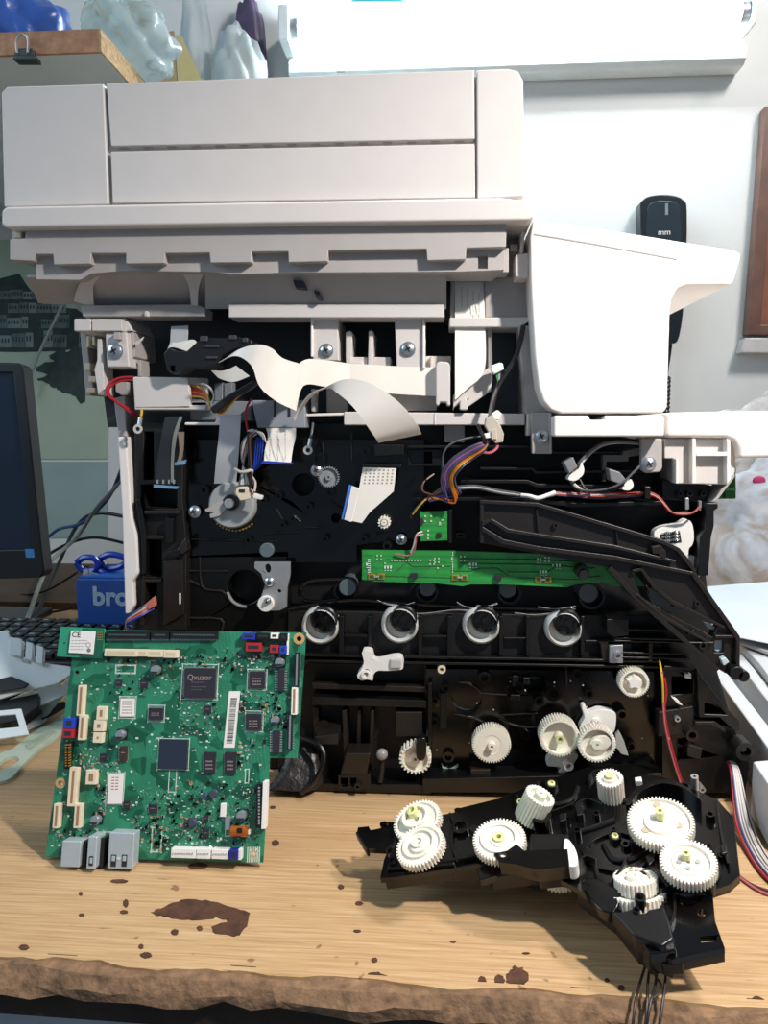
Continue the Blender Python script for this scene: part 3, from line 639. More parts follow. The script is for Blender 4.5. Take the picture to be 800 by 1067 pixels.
# upper motor plate
bk('motor_plate', BLACKG, [(190, 458), (442, 458), (442, 560), (372, 568), (372, 586), (300, 586), (300, 575), (190, 580)], -.016, -.036, .001, holes=[circ(268, 497, 7, 14), circ(316, 505, 12, 16), circ(350, 540, 5, 12)])
def boss(px, py, r, h0, h1, m=BLACK, hole=.5, name='boss', parent=ch):
    s = pxm(px, py, -h0); c = PR.at(px, py, h0)
    return MB().lathe(c, (0, -1, 0), [(r*s, 0), (r*s, h1-h0), (r*s*hole, h1-h0), (r*s*hole*.95, (h1-h0)*.3)], 20).build(name, m, parent)
for x, y, r in ((292, 516, 4), (276, 520, 4), (323, 527, 4), (306, 540, 3), (345, 512, 5), (405, 505, 4), (333, 478, 8), (410, 478, 6), (382, 470, 5), (430, 500, 3), (296, 546, 3.5), (340, 560, 4), (380, 560, 4), (260, 562, 4), (215, 510, 5)):
    boss(x, y, r, -.017, random.uniform(-.013, -.008), BLACKG)
for a, b in (((288, 530), (294, 541)), ((306, 537), (313, 544)), ((276, 556), (312, 554)), ((318, 549), (334, 550)), ((200, 562), (290, 564)), ((336, 462), (338, 486)), ((366, 450), (366, 480)), ((240, 470), (300, 468)), ((345, 522), (372, 540)), ((392, 556), (410, 552))):
    MB().tube([PR.at(*a, -.0155), PR.at(*b, -.0155)], .0009, k=1).build('plate_rib', BLACK, ch)
screw(330, 490, -.014, 5.5, ch); screw(203, 533, -.012, 5.5, ch); screw(418, 562, -.010, 5, ch)
MB().gear(PR.at(343, 497, -.016), (0, -1, 0), .0082, 26, .004, rim=.86, hub=.3, tooth=.16).build('gear', mat('grey_nylon', '#8d9194', .45), ch)
MB().gear(PR.at(401, 543, -.014), (0, -1, 0), .0048, 12, .010, rim=.6, hub=.5, tooth=.2).build('gear', GEAR, ch)
bk('cap_disc', mat('grey_blue_disc', '#5d6a70', .45), circ(277.5, 573.5, 7.5, 24), -.012)
for x, y, r in ((362, 612, 9), (445, 613, 8.5), (529, 614, 9), (613, 618, 10)):
    bk('cap_disc', mat('slate_disc', '#525e64', .45), circ(x, y, r, 24), -.012)
    boss(x, y, r*1.35, -.03, -.016, BLACK, .8, 'disc_collar')
# lower left plate and its raised lines
bk('side_plate', BLACK, [(194, 580), (300, 580), (300, 660), (194, 660)], -.018, -.036, .001, holes=[circ(255, 612, 18, 24)])
for pts in ([(196, 595), (238, 595)], [(208, 580), (210, 610), (222, 615), (232, 616), (240, 626), (250, 632), (258, 634)], [(194, 644), (230, 645), (231, 658)], [(194, 600), (194, 640)], [(238, 620), (244, 629), (256, 632)], [(196, 604), (208, 610)]):
    MB().tube([PR.at(*p, -.0175) for p in pts], .0010, k=3).build('raised_line', BROWNB, ch)
MB().tube([PR.at(*p, -.0165) for p in ((237, 617), (242, 626), (250, 631), (257, 632))], .0013).build('raised_line', STEEL, ch)
# zinc bracket with holes
zb_ = pp('bracket', mat('grey_zinc', '#9c9ea1', .45, metal=.4), [(265, 586), (302, 586), (302, 600), (299, 612), (298, 633), (292, 636), (272, 637), (267, 630), (272, 622), (276, 610), (272, 598), (265, 592)], -.002, -.006, .0005, holes=[circ(279, 592.5, 3.2, 12, 5), circ(291, 616, 2, 10)], label='zinc bracket with slot and white roller')
screw(281, 606, -.002, 5, zb_); MB().cyl(PR.at(278, 628, -.002), (0, -1, 0), .0062, .005).build('roller', WHITE, zb_, bevel=.0006); screw(279, 626, .003, 3.2, zb_)
# loop guide left of the green board
MB().tube([PR.at(x, y, -.014) for x, y in ((363, 603), (330, 604), (318, 608), (312, 616), (316, 625), (330, 627), (350, 625))], .0016).build('wire_guide', BLACKG, ch)
MB().tube([PR.at(x, y, -.012) for x, y in ((300, 634), (330, 629), (372, 625), (410, 628), (470, 632), (530, 634), (600, 636))], .0012).build('foil_strip', BLACKG, ch)
mb = MB()
for x0, y0, n in ((394, 627, 7), (476, 628, 8), (560, 632, 8)):
    pass
for pts in ([(393, 625), (405, 629), (420, 630), (432, 627)], [(476, 627), (486, 632), (500, 633), (518, 628)], [(420, 637), (440, 639), (475, 635), (500, 637)], [(536, 638), (560, 640), (600, 634)], [(560, 632), (580, 634), (600, 631)]):
    MB().loft([PR.at(x, y, -.011) for x, y in pts], [PR.at(x, y+1.3, -.012) for x, y in pts], .0004).build('crinkled_film', mat('clear_film_strip', '#c5c4c0', .15, metal=.4), ch)
# toner row: plate with collars, pale rings and dark hubs
bk('drive_row', BLACKM, [(300, 636), (690, 642), (690, 690), (300, 682)], -.014, -.036, .001, holes=[circ(x, y, 19, 28) for x, y in ((335, 648), (418, 648), (501, 649), (585, 652))] if False else ())
for x, y in ((335, 649), (417, 648), (501, 649), (586, 652)):
    s = pxm(x, y, 0); c = PR.at(x, y+1, -.014)
    MB().lathe(c, (0, -1, 0), [(20.5*s, 0), (19.5*s, .007), (17*s, .009), (15*s, .003)], 28).build('ring', mat('satin_grey_ring', '#c6c6c2', .3, noise=.1), ch, label='pale satin ring')
    c2_ = PR.at(x+3.5, y-5, -.012)
    h = MB().lathe(c2_, (0, -1, 0), [(14.5*s, 0), (14.5*s, .0065), (13*s, .0075), (11*s, .0055), (4*s, .0055), (3.5*s, .0075)], 24).build('coupling', BLACK, ch)
    k = MB()
    for i in range(5):
        a = i*2*PI/5; k.cyl(c2_+V((math.cos(a)*8*s, -.005, math.sin(a)*8*s)), (0, -1, 0), 1.6*s, .0025, 8)
    k.build('coupling_dog', BLACKG, ch)
for x0, x1 in ((353, 358), (383, 388), (436, 440), (466, 471), (520, 524), (548, 552), (605, 609), (637, 641)):
    bk('row_rib', BLACK, [(x0, 642), (x1, 642), (x1, 684), (x0, 684)], -.006, -.02)
for x0, x1, y in ((358, 383, 661), (440, 466, 662), (524, 548, 664), (609, 637, 667)):
    bk('row_rib', BLACK, [(x0, y), (x1, y), (x1, y+3), (x0, y+3)], -.007, -.02)
bk('ledge', BLACK, [(302, 681), (690, 688), (690, 691), (302, 684)], -.004, -.03); bk('ledge', BLACK, [(320, 687.5), (690, 694), (690, 697), (322, 690.5), (308, 699), (302, 699)], -.005, -.03)
# lower left bay
bk('bay_plate', BLACKM, [(290, 690), (445, 692), (445, 820), (290, 820)], -.028, -.036)
wb = pp('rocker', WHITE, s2([(377, 680), (381, 678.5), (387, 680), (389, 687), (396, 688), (412, 685), (419, 687), (420, 695), (417, 698), (404, 699), (394, 699), (389, 703), (388, 709), (383, 708), (376, 709), (372, 704), (376, 698), (379, 690)], 3), .006, -.006, .001, holes=[circ(382, 700, 3.2, 12)], label='white rocker arm')
boss(382, 700, 4.5, .0, .008, WHITE, .6, 'rocker_hub', wb); pb_('rocker_pad', mat('pale_grey_pad', '#b8b6b2', .4), 406, 687, 418, 697, .008, .004, .0012, parent=wb)
bk('bar', BROWNB, [(325, 712), (445, 716), (445, 722), (325, 718)], -.014, -.036); bk('bar', BLACK, [(325, 726), (445, 730), (445, 738), (325, 735)], -.010, -.036)
for pts in ([(356, 740), (361, 740), (363, 800), (358, 800)], [(372, 740), (376, 740), (375, 782), (371, 782)], [(386, 740), (390, 740), (388, 812), (383, 812)], [(412, 742), (440, 742), (440, 768), (412, 768)], [(326, 738), (332, 738), (332, 800), (328, 800)]):
    bk('strut', BROWNB, pts, random.uniform(-.02, -.01))
bk('shelf', BROWNB, [(328, 768), (352, 765), (352, 776), (328, 776)], .004, -.03)
boss(338, 753, 6.5, -.028, -.012, BROWNB, .0, 'knob')
MB().solid([[PR.at(360, 785, .006), PR.at(386, 785, .006), PR.at(382, 808, .006), PR.at(354, 808, .006)]], V((0, .02, 0))).build('wedge', BROWNB, ch, bevel=.001)
bk('wedge_frame', BLACK, [(352, 808), (386, 806), (386, 822), (352, 822)], .006, -.03, .0008, holes=[[(355, 811), (362, 811), (362, 820), (355, 820)], [(365, 811), (371, 811), (371, 820), (365, 820)]]); boss(373, 817, 3.5, .004, .009, BROWNB)
MB().tube([PR.at(398, 787, -.002), PR.at(398, 800, .0), PR.at(396, 815, .002)], .0022).build('lever', BROWNB, ch); MB().blob(PR.at(398, 786, .003), .0045).build('lever_knob', mat('grey_knob', '#8a8a88', .35), ch, smooth_all=True)
bk('foot', BLACK, [(285, 816), (452, 818), (448, 828), (300, 829)], .002, -.1)
bk('foot', BLACK, [(440, 812), (690, 806), (690, 826), (440, 826)], .004, -.1)
# cable loop and sleeve beside the board
MB().tube([PR.at(x, y, h) for x, y, h in ((313, 768, .0), (330, 775, .008), (337, 785, .012), (335, 800, .016), (326, 815, .018), (314, 826, .014))], .0021).build('cable_loop', BLACK, pr)
slv = mat('black_sleeve', '#1a1716', .4, noise=.3, nscale=60, bump=.7, bscale=120)
MB().loft([PR.at(300, 776, -.004), PR.at(296, 795, .004), PR.at(286, 812, .012), PR.at(276, 822, .016)], [PR.at(330, 780, -.006), PR.at(334, 800, .002), PR.at(336, 815, .008), PR.at(320, 826, .014)], .012, cross=4).build('cable_sleeve', slv, pr, smooth_all=True)
# --- gearbox plate
bk('gearbox', BLACKG, [(444, 697), (690, 700), (700, 730), (722, 740), (722, 826), (444, 820)], -.016, -.036, .001, holes=[circ(486, 729, 16, 24), circ(467, 786, 3.5, 12), circ(504, 701, 5, 14), circ(453, 727, 3, 10), circ(452, 750, 3, 10), circ(556, 690+22, 13, 18)])
for x, y, r in ((453, 726, 4), (452, 749, 4.5), (467, 786, 6), (504, 703, 6.5), (546, 762, 5), (560, 726, 5), (575, 720, 8), (600, 700, 6), (612, 720, 5), (645, 740, 6), (655, 775, 6), (690, 770, 5), (540, 712, 5), (464, 714, 4)):
    boss(x, y, r, -.017, random.uniform(-.012, -.006), BLACKG, .6)
for pts in ([(443, 690), (443, 740), (439, 776)], [(474, 744), (492, 748), (506, 754)], [(520, 749), (532, 755), (548, 758), (560, 757)], [(512, 803), (530, 803), (540, 799), (560, 800)], [(520, 745), (560, 743)], [(500, 722), (528, 724)], [(478, 711), (488, 712), (498, 718), (501, 722)], [(530, 705), (560, 706)], [(590, 690), (590, 715)], [(600, 770), (640, 768)], [(560, 800), (600, 806)]):
    MB().tube([PR.at(*p, -.015) for p in pts], .0008, k=3).build('raised_line', BLACK, ch)
for x0, y0, x1, y1 in ((534, 704, 540, 716), (545, 706, 552, 714), (532, 724, 542, 730), (446, 712, 450, 800), (458, 722, 466, 760), (560, 806, 580, 818), (536, 806, 556, 818), (480, 806, 500, 816)):
    bk('rib_block', BLACK, [(x0, y0), (x1, y0), (x1, y1), (x0, y1)], random.uniform(-.012, -.006))
mb = MB()
for i in range(26):
    x, y = random.uniform(448, 690), random.uniform(705, 800); bl_ = MB().blob(PR.at(x, y, -.0155), .0006, 6, 4); mb.add(bl_.v, bl_.f)
tag(mb.build('grease_speck', mat('white_grease', '#cfcdc2', .3), ch), kind='stuff')
MB().loft([PR.at(x, y, -.015) for x, y in ((459, 794), (466, 800), (472, 799), (477, 795))], [PR.at(x, y, -.0145) for x, y in ((461, 800), (467, 803), (473, 802), (478, 798))], .001).build('grease_smear', mat('pale_green_grease', '#8fae98', .3), ch)
bk('gear_block', BROWNB, [(490, 802), (511, 802), (511, 824), (490, 824)], .0, -.02)
G = lambda px, py, rpx, teeth, h0, th, m=GEAR, **k: MB().gear(PR.at(px, py, h0+th)+V((0, th, 0)), (0, -1, 0), rpx*pxm(px, py, -h0), teeth, th, **k).build('gear', m, pr)
G(486, 729, 17, 32, -.03, .006, rim=.8); bk('disc_cover', BLACKG, circ(487, 721, 18, 28), -.020, -.0235)
g = G(512, 776, 20, 44, -.008, .009, rim=.5, web=.96, hub=.2, hubh=1.5, hole=.08)
g = G(583, 769, 20.5, 44, -.004, .013, rim=.82, web=.5, hub=.22, hubh=.95, hole=.1)
MB().ring(PR.at(583, 769, .008), (0, -1, 0), .0032, .0016, .003).build('gear_bush', GREASE, g)
g = G(622, 776, 19.5, 38, .004, .011, rim=.82, web=.5, hub=.28, hubh=1.05, hole=.08)
pp('gear_cam', GEAR, s2([(615, 774), (622, 768), (632, 767), (637, 773), (633, 780), (624, 783), (617, 781)], 3), .014, .008, .0006, parent=g)
g = G(661, 712, 15.5, 36, -.008, .011, rim=.8, web=.6, hub=.55, hubh=.95, hole=.12)
st = [(661+(8.5 if i % 2 == 0 else 5.5)*math.cos(i*PI/5-.3), 711.5+(8.5 if i % 2 == 0 else 5.5)*math.sin(i*PI/5-.3)) for i in range(10)]
pp('star_hub', WHITE, st, .005, -.002, .0008, parent=g)
g = G(432.5, 791, 16.5, 24, -.006, .01, rim=.78, web=.6, hub=.35, tooth=.16)
pp('gear_shaft_clip', BLACK, s2([(434, 772), (443, 770), (444, 786), (440, 793), (434, 790)], 3), .010, .0, .0008)
# white swing arm and clutch lever near the gears
sw = pp('swing_arm', WHITE, s2([(606, 737), (610, 735), (612, 742), (618, 741), (625, 739), (640, 742), (642, 750), (640, 762), (634, 766), (622, 765), (608, 766), (604, 757), (609, 748)], 3), -.006, -.014, .001); boss(620, 750.5, 4.5, -.008, .0, WHITE, .5, 'arm_boss', sw)
sw = pp('swing_arm', mat('grey_white_lever', '#c9cccb', .4), s2([(570, 792), (574, 788), (582, 790), (590, 785), (602, 787), (599, 794), (594, 802), (586, 806), (582, 805), (584, 800), (576, 799), (570, 798)], 3), -.002, -.010, .001); boss(591, 794.5, 5, -.004, .003, WHITE, .55, 'arm_boss', sw)
pp('swing_arm', mat('grey_white_flag', '#a9aba6', .4), [(641, 766), (645, 762), (650, 772), (655, 788), (647, 786), (641, 778)], -.008, -.012, .0006)
boss(460, 693, 4.2, -.016, -.004, IVORY, .5, 'ivory_boss', ch)
# small zinc hinge plate and blocks on the right
pp('hinge_plate', STEEL, [(635, 673), (649, 672), (649, 691), (635, 691)], .0, -.004, .0006, holes=[circ(642, 681, 2.6, 12)]); boss(642, 681, 4, -.002, .004, STEEL, .65, 'hinge_ring', ch)
bk('side_block', BROWNB, [(625, 668), (634, 668), (634, 690), (628, 690)], -.004); bk('side_block', BLACK, [(649, 670), (658, 670), (658, 690), (649, 690)], -.006)
for y in (655, 664, 667, 679, 684):
    bk('slat_edge', BLACK, [(640, y), (720, y+2), (720, y+4), (640, y+2)], .0, -.03, .0005)
bk('slat_block', BLACK, [(632, 645), (655, 645), (655, 662), (640, 664), (632, 660)], .002, -.03); bk('slat_block', BLACKM, [(676, 670), (680, 670), (680, 690), (676, 690)], .0, -.03)
# right lower column
rc = bk('gear_column', BLACK, [(690, 695), (726, 697), (729, 705), (752, 735), (762, 750), (768, 765), (778, 784), (781, 800), (776, 826), (690, 826)], -.004, -.036, .0012, holes=[[(700, 705), (722, 705), (722, 722), (700, 724)], [(733, 728), (756, 745), (762, 758), (733, 748)], [(706, 770), (722, 768), (722, 790), (706, 792)]])
bk('column_rib', BLACK, [(726, 697), (731, 705), (755, 736), (771, 752), (771, 762), (765, 762), (750, 748), (731, 748), (728, 748)], .004, -.01, .0008, holes=[[(734, 733), (748, 735), (757, 745), (734, 744)]])
bk('column_rib', BLACK, [(692, 694), (724, 696), (724, 698), (692, 697)], .004, -.01, .0004); bk('column_rib', BROWNB, [(724, 752), (745, 752), (756, 760), (756, 764), (742, 756), (724, 756)], .004, -.01, .0006)
bk('column_block', BROWNB, [(686, 742), (722, 736), (724, 758), (716, 764), (686, 768)], .0, -.01); bk('column_block', BROWNB, [(716, 775), (732, 780), (730, 792), (716, 788)], .0, -.01)
boss(715, 759, 6.5, -.004, .010, BROWNB, .6); boss(768, 774.5, 10, -.004, .012, BLACKM, .55, 'roller'); MB().cyl(PR.at(769, 775, .002), (0, -1, 0), .0025, .009).build('roller_pin', BLACK, ch)
bk('column_tab', WHITE, [(714, 702), (720, 702), (721, 708), (714, 707)], .0, -.005); bk('column_tab', WHITE, [(700, 727), (706, 729), (712, 736), (706, 734)], .003, -.003)
boss(703, 746, 3, -.004, .003, STEEL, .5); boss(727, 817, 3.5, -.004, .006, STEEL, .4)
mb = MB()
# upper right works: wire channels under the grey band
bk('channel', BLACK, [(500, 487), (555, 487), (560, 491), (690, 489), (690, 492), (558, 494), (553, 490), (500, 490)], .0, -.03, .0006); bk('channel', BLACK, [(480, 500), (550, 500), (560, 504), (660, 506), (660, 510), (558, 508), (548, 504), (480, 504)], .003, -.03, .0006)
bk('channel', BLACK, [(430, 518), (545, 518), (600, 524), (690, 522), (690, 526), (600, 529), (543, 522), (430, 522)], .004, -.03, .0006)
bk('upper_frame', BLACK, [(424, 468), (460, 468), (460, 486), (424, 486)], -.012, -.036, .0006, holes=[[(427, 471), (450, 471), (450, 483), (427, 483)]])
bk('upper_frame', BLACK, [(424, 464), (553, 464), (553, 467), (424, 467)], -.004, -.036, .0005); bk('upper_frame', BLACK, [(390, 463), (421, 463), (421, 474), (390, 476)], .0, -.036, .0008)
bk('upper_frame', BLACK, [(575, 470), (668, 470), (668, 474), (575, 474)], -.014, -.036)
hk = pp('cable_hook', mat('dim_grey_hook', '#6d6d6b', .45), [(628, 474), (649, 474), (649, 470), (668, 467), (668, 474), (655, 476), (655, 481), (632, 481), (631, 502), (628, 502)], -.004, -.012, .0005)
bk('right_frame', BLACK, [(735, 524), (748, 524), (748, 530), (744, 532), (744, 548), (741, 560), (738, 600), (727, 600), (729, 560), (735, 550)], .006, -.036, .0008); bk('right_frame', BLACKM, [(690, 500), (742, 506), (735, 524), (690, 520)], -.008, -.036)
for x in (706, 716, 730): boss(x, 514, 3, -.008, -.002, BLACK, .5)
pp('spring_lever', STEEL, [(714, 519), (718, 519), (718, 531), (714, 531)], .001, -.003, .0004); pp('spring_lever', mat('dim_grey_pin', '#77787a', .4), [(728, 522), (731, 522), (731, 532), (728, 532)], .001, -.003, .0004)
# springs in the white holder behind the arm
wh = pp('spring_holder', WHITE, s2([(681, 556), (690, 549), (706, 546), (716, 541), (722, 548), (723, 566), (718, 572), (716, 580), (700, 578), (686, 570)], 3), -.002, -.012, .001, label='white spring holder')
pp('spring_window', CHIP, [(688, 557), (708, 553), (710, 565), (690, 567)], -.0015, -.004, 0, parent=wh)
for y in (556, 560, 564): MB().tube([PR.at(690+i*.9, y-(i*.12)+1.4*math.sin(i*PI), .0) + V((0, .0012*math.cos(i*PI*.9), .0012*math.sin(i*PI*.9))) for i in range(20)], .0004, 5, k=2).build('spring', STEEL, wh)
pp('spring_holder', WHITE, [(704, 577), (729, 580), (729, 602), (722, 602), (715, 590), (704, 584)], -.004, -.012, .0008)
# --- green sensor board
gm = None
def pcb_green(name, c1, c2, sc):
    m = mat(name, c1, .32, noise=.1, nscale=60, coat=.3); N = m.node_tree.nodes; L = m.node_tree.links; b = N['Principled BSDF']
    tc = N.new('ShaderNodeTexCoord'); mp = N.new('ShaderNodeMapping'); mp.inputs['Rotation'].default_value = (.0, 0, 0); L.new(tc.outputs['Object'], mp.inputs['Vector'])
    vo = N.new('ShaderNodeTexBrick'); vo.inputs['Scale'].default_value = sc; vo.inputs['Mortar Size'].default_value = .06; vo.inputs['Color1'].default_value = lin(c1); vo.inputs['Color2'].default_value = lin(c1); vo.inputs['Mortar'].default_value = lin(c2); vo.offset = .37; vo.squash = 2.3
    vo.inputs['Brick Width'].default_value = 1.7; vo.inputs['Row Height'].default_value = .28
    sw = N.new('ShaderNodeSeparateXYZ'); cm = N.new('ShaderNodeCombineXYZ'); L.new(mp.outputs['Vector'], sw.inputs[0]); L.new(sw.outputs[0], cm.inputs[0]); L.new(sw.outputs[2], cm.inputs[1]); L.new(cm.outputs[0], vo.inputs['Vector'])
    nz = N.new('ShaderNodeTexNoise'); nz.inputs['Scale'].default_value = 45; nz.inputs['Detail'].default_value = 1; L.new(tc.outputs['Object'], nz.inputs['Vector'])
    rp = N.new('ShaderNodeValToRGB'); rp.color_ramp.interpolation = 'CONSTANT'; rp.color_ramp.elements[0].color = lin(c1); rp.color_ramp.elements[1].position = .52; rp.color_ramp.elements[1].color = lin(c2); L.new(nz.outputs['Fac'], rp.inputs['Fac'])
    mx = N.new('ShaderNodeMix'); mx.data_type = 'RGBA'; mx.inputs[0].default_value = .45; L.new(vo.outputs['Color'], mx.inputs[6]); L.new(rp.outputs['Color'], mx.inputs[7]); L.new(mx.outputs[2], b.inputs['Base Color'])
    return m
SG = pcb_green('sensor_board_green', '#2f9440', '#257d38', 60); SGD = mat('dark_green_mask', '#1d5f2c', .35)
sb = pp('sensor_board', SG, [(377, 573), (470, 574), (600, 578), (640, 581), (656, 592), (668, 605), (672, 611), (638, 611), (628, 606), (600, 609), (590, 612), (545, 610), (525, 609), (490, 609), (482, 611), (455, 608), (390, 606), (377, 604)], .0, -.0016, .0002, label='long green sensor circuit board')
tr = MB()
for pts in ([(392, 583), (420, 583), (430, 590), (470, 590)], [(480, 582), (560, 583), (600, 585)], [(480, 587), (555, 588), (590, 590)], [(470, 595), (490, 595), (500, 592), (518, 592), (530, 600)], [(420, 588), (412, 596)], [(528, 596), (570, 596), (580, 590), (620, 592)], [(388, 600), (470, 602)], [(540, 602), (600, 604), (625, 600)]):
    tr.tube([PR.at(x, y, .0) for x, y in pts], .0005, 4, k=1)
tr.build('copper_trace', SGD, sb)
sk = MB()
def dot(mb, pl, x, y, w, h, z): mb.box(pl, x-w/2, y-h/2, x+w/2, y+h/2, z-.0003, z)
for x in range(11): dot(sk, PR, 408+x*3, 584, 1.5, 1.5, .0006)
for cx, cy in ((395, 581), (482, 582), (570, 583), (450, 586), (455, 584)):
    for dx, dy in ((-2, -2), (2, -2), (-2, 2), (2, 2), (6, 6)): dot(sk, PR, cx+dx, cy+dy, 1.6, 1.6, .0006)
sk.build('solder_pad', mat('pale_solder', '#d5dcc0', .4, metal=.3), sb)
sk = MB()
for x, y, n in ((382, 588, 1), (471, 582, 1), (401, 591, 3), (490, 588, 3), (560, 583, 2), (580, 589, 2), (563, 596, 3)):
    for i in range(n): dot(sk, PR, x+i*3, y, 1.8, 3, .0006); dot(sk, PR, x+i*3, y+3.5, 1.5, .8, .0006)
for i in range(9): dot(sk, PR, 471.5, 576+i*2.5, 1, 1.5, .0006)
for i in range(8): dot(sk, PR, 384.5, 583+i*2.2, 3, 1, .0006)
sk.build('silkscreen', SILK, sb)
for cx, cy in ((391, 601), (478, 602), (565, 604)):
    for dx in (-4, 6):
        pb_('contact', GOLD, cx+dx-3.5, cy-3, cx+dx+3.5, cy+3, .0012, -.0002, .0003, parent=sb)
        pb_('contact_core', SGD, cx+dx-1.8, cy-1.6, cx+dx+1.8, cy+1.6, .0016, .0008, 0, parent=sb)
    pb_('lead', LEADS, cx-1.5, cy-1, cx+3.5, cy+1, .0022, .0, .0003, parent=sb)
for x, y in ((431.5, 600), (519, 602), (634, 588)): pb_('hall_sensor', CHIP, x-3.5, y-2.5, x+3.5, y+3, .003, -.0002, .0004, parent=sb)
bo = boss(604, 593, 7, -.001, .012, BLACK, .55, 'sensor_post', sb); MB().cyl(PR.at(606, 597, .006), (0, -1, 0), .0034, .009).build('post_pin', BLACKM, sb)
sb2 = pp('sensor_board', SG, [(437, 533), (466, 532.5), (466, 563), (438, 564)], .002, .0004, .0002, label='small square green circuit board')
sk = MB()
for x, y in ((443, 538), (449, 538), (443, 543), (449, 543), (446, 553), (446, 557), (446, 561), (458, 545)): dot(sk, PR, x, y, 2, 2, .0026)
for x, y in ((458, 547), (461, 542)): dot(sk, PR, x, y, 3, 1, .0026)
sk.build('solder_pad', mat('pale_solder2', '#d5dcc0', .4, metal=.3), sb2); pb_('hall_sensor', CHIP, 455, 555, 460, 560, .004, .0018, parent=sb2); pb_('connector', CHIP, 437, 540, 441, 547, .006, .0018, parent=sb2)
bk('board_frame', BLACK, [(467, 531), (471, 531), (471, 566), (467, 566)], .003); bk('board_frame', BLACK, [(475, 555), (484, 555), (484, 561), (475, 561)], -.006, -.02, .0004, holes=[[(477, 557), (482, 557), (482, 559), (477, 559)]])
boss(404, 567, 4.5, -.016, -.006, BLACK, .6)
# --- long black arm
ARM = BROWNB
arm = mat('graphite_arm_plastic', '#1c1816', .4, noise=.15, nscale=40, bump=.08, bscale=700)
am = pp('duct_arm', arm, [(500, 523), (560, 526), (630, 547), (690, 565), (706, 572), (716, 583), (724, 595), (770, 664), (769, 697), (756, 702), (748, 697), (662, 622), (637, 592), (600, 585), (560, 577), (502, 566)], .014, .004, .0015, holes=[[(658, 596), (668, 593), (680, 610), (700, 628), (748, 653), (742, 664), (720, 652), (690, 636), (668, 622)], [(744, 668), (754, 667), (754, 680), (744, 680)]], label='long black duct arm')
def ar(pts, h1=.019, h0=.012, m=arm, b=.0006): return pp('arm_rib', m, pts, h1, h0, b, parent=am)
ar([(500, 521), (560, 524), (632, 545), (692, 563), (708, 571), (718, 583), (726, 595), (722, 596), (705, 575), (690, 567), (630, 549), (559, 528), (500, 525)])
ar([(502, 543), (512, 540), (530, 551), (560, 556), (640, 568), (704, 584), (704, 587), (640, 572), (560, 560), (528, 555), (511, 544), (502, 548)], .022)
ar([(502, 548), (525, 562), (560, 569), (640, 579), (722, 596), (724, 600), (640, 584), (560, 574), (522, 567), (502, 553)], .020)
ar([(722, 594), (771, 663), (771, 699), (767, 699), (767, 666), (719, 598)])
ar([(637, 590), (664, 620), (750, 697), (747, 700), (661, 625), (633, 594)], .018)
ar([(664, 618), (690, 640), (738, 668), (738, 671), (688, 644), (662, 622)], .018)
ar([(658, 594), (669, 591), (681, 608), (702, 626), (756, 653), (755, 656), (700, 630), (679, 612), (668, 595), (660, 597)], .018)
ar([(718, 669), (744, 669), (744, 671), (718, 671)], .018); ar([(745, 662), (769, 662), (769, 665), (745, 665)], .018); ar([(500, 521), (504, 521), (504, 566), (500, 566)], .018)
for x0, y0, x1, y1 in ((558, 530, 560, 554), (641, 552, 643, 568), (700, 633, 706, 628), (716, 662, 722, 656), (672, 610, 676, 616)): ar([(x0, y0), (x0+2, y0), (x1+2, y1), (x1, y1)], .017)
ar([(679, 570), (688, 568), (694, 575), (694, 583), (688, 583), (686, 577), (680, 577)], .022)
for x, y in ((578, 547), (725, 628)): boss(x, y, 3, .013, .0165, arm, .5, 'arm_boss', am)
boss(730, 671, 4, .013, .018, arm, .6, 'arm_boss', am)
for x, y, r in ((757, 693, 7), (764, 696, 6)): MB().cyl(PR.at(x, y, .004), (0, -1, 0), r*.7*.001, .02).build('arm_roller', BLACK, am, bevel=.0008)
pp('clear_tab', mat('pale_blue_clear_tab', '#b9cbd3', .2), [(744, 667), (753, 666), (757, 676), (750, 680), (744, 678)], .010, .004, .0006, parent=am); pp('clear_tab', mat('pale_blue_clear_tab2', '#b9cbd3', .2), [(751, 687), (756, 685), (760, 690), (754, 694)], .019, .012, .0006, parent=am)
pp('clear_tab', mat('pale_blue_clear_tab3', '#9db0b9', .2), [(733, 648), (745, 653), (748, 658), (738, 655)], .010, .004, .0006, parent=am)
pp('seen_lens', mat('grey_smoky_lens', '#6a7074', .2, noise=.1), s2([(676, 614), (690, 610), (704, 624), (712, 634), (700, 638), (682, 632)], 3), -.002, -.008)

# --- motor, ribbon cables, looms
mt = MB().lathe(PR.at(245, 525, -.016), (0, -1, 0), [(.0178, 0), (.0178, .011), (.0172, .0118), (.0165, .0125), (.004, .0125)], 36).build('motor', mat('satin_motor_steel', '#aeb0ad', .35, metal=.25), pr, label='round steel motor')
MB().lathe(PR.at(241, 523.5, -.003), (0, -1, 0), [(.0062, 0), (.0062, .002), (.0045, .002), (.0045, .0008)], 20).build('motor_collar', CHIP, mt); MB().cyl(PR.at(240, 524, -.003), (0, -1, 0), .0036, .005).build('motor_pinion', WHITE, mt, bevel=.0005)
pp('motor_tab', GREYD, [(232, 521), (238, 528), (228, 538), (219, 540), (218, 536), (222, 535), (220, 533), (215, 534), (213, 531), (217, 529)], -.001, -.003, .0004, parent=mt)
mb = MB()
for i in range(12): a = math.radians(228+i*7.5); q = PR.at(245, 525, -.013); mb.cyl(q+V((math.cos(a)*.0205, 0, math.sin(a)*.0205)), (0, -1, 0), .0007, .003, 6)
mb.build('motor_teeth', GOLD, mt)
def ffc(name, A, Bq, m=FFC, th=.0004, k=6, label=None, parent=None, cross=1):
    return MB().loft([PR.at(*p) for p in A], [PR.at(*p) for p in Bq], th, k, cross).build(name, m, parent or pr, label=label, ang=50)
foil = mat('silver_flat_cable', '#ccd0d3', .25, metal=.3, noise=.05)
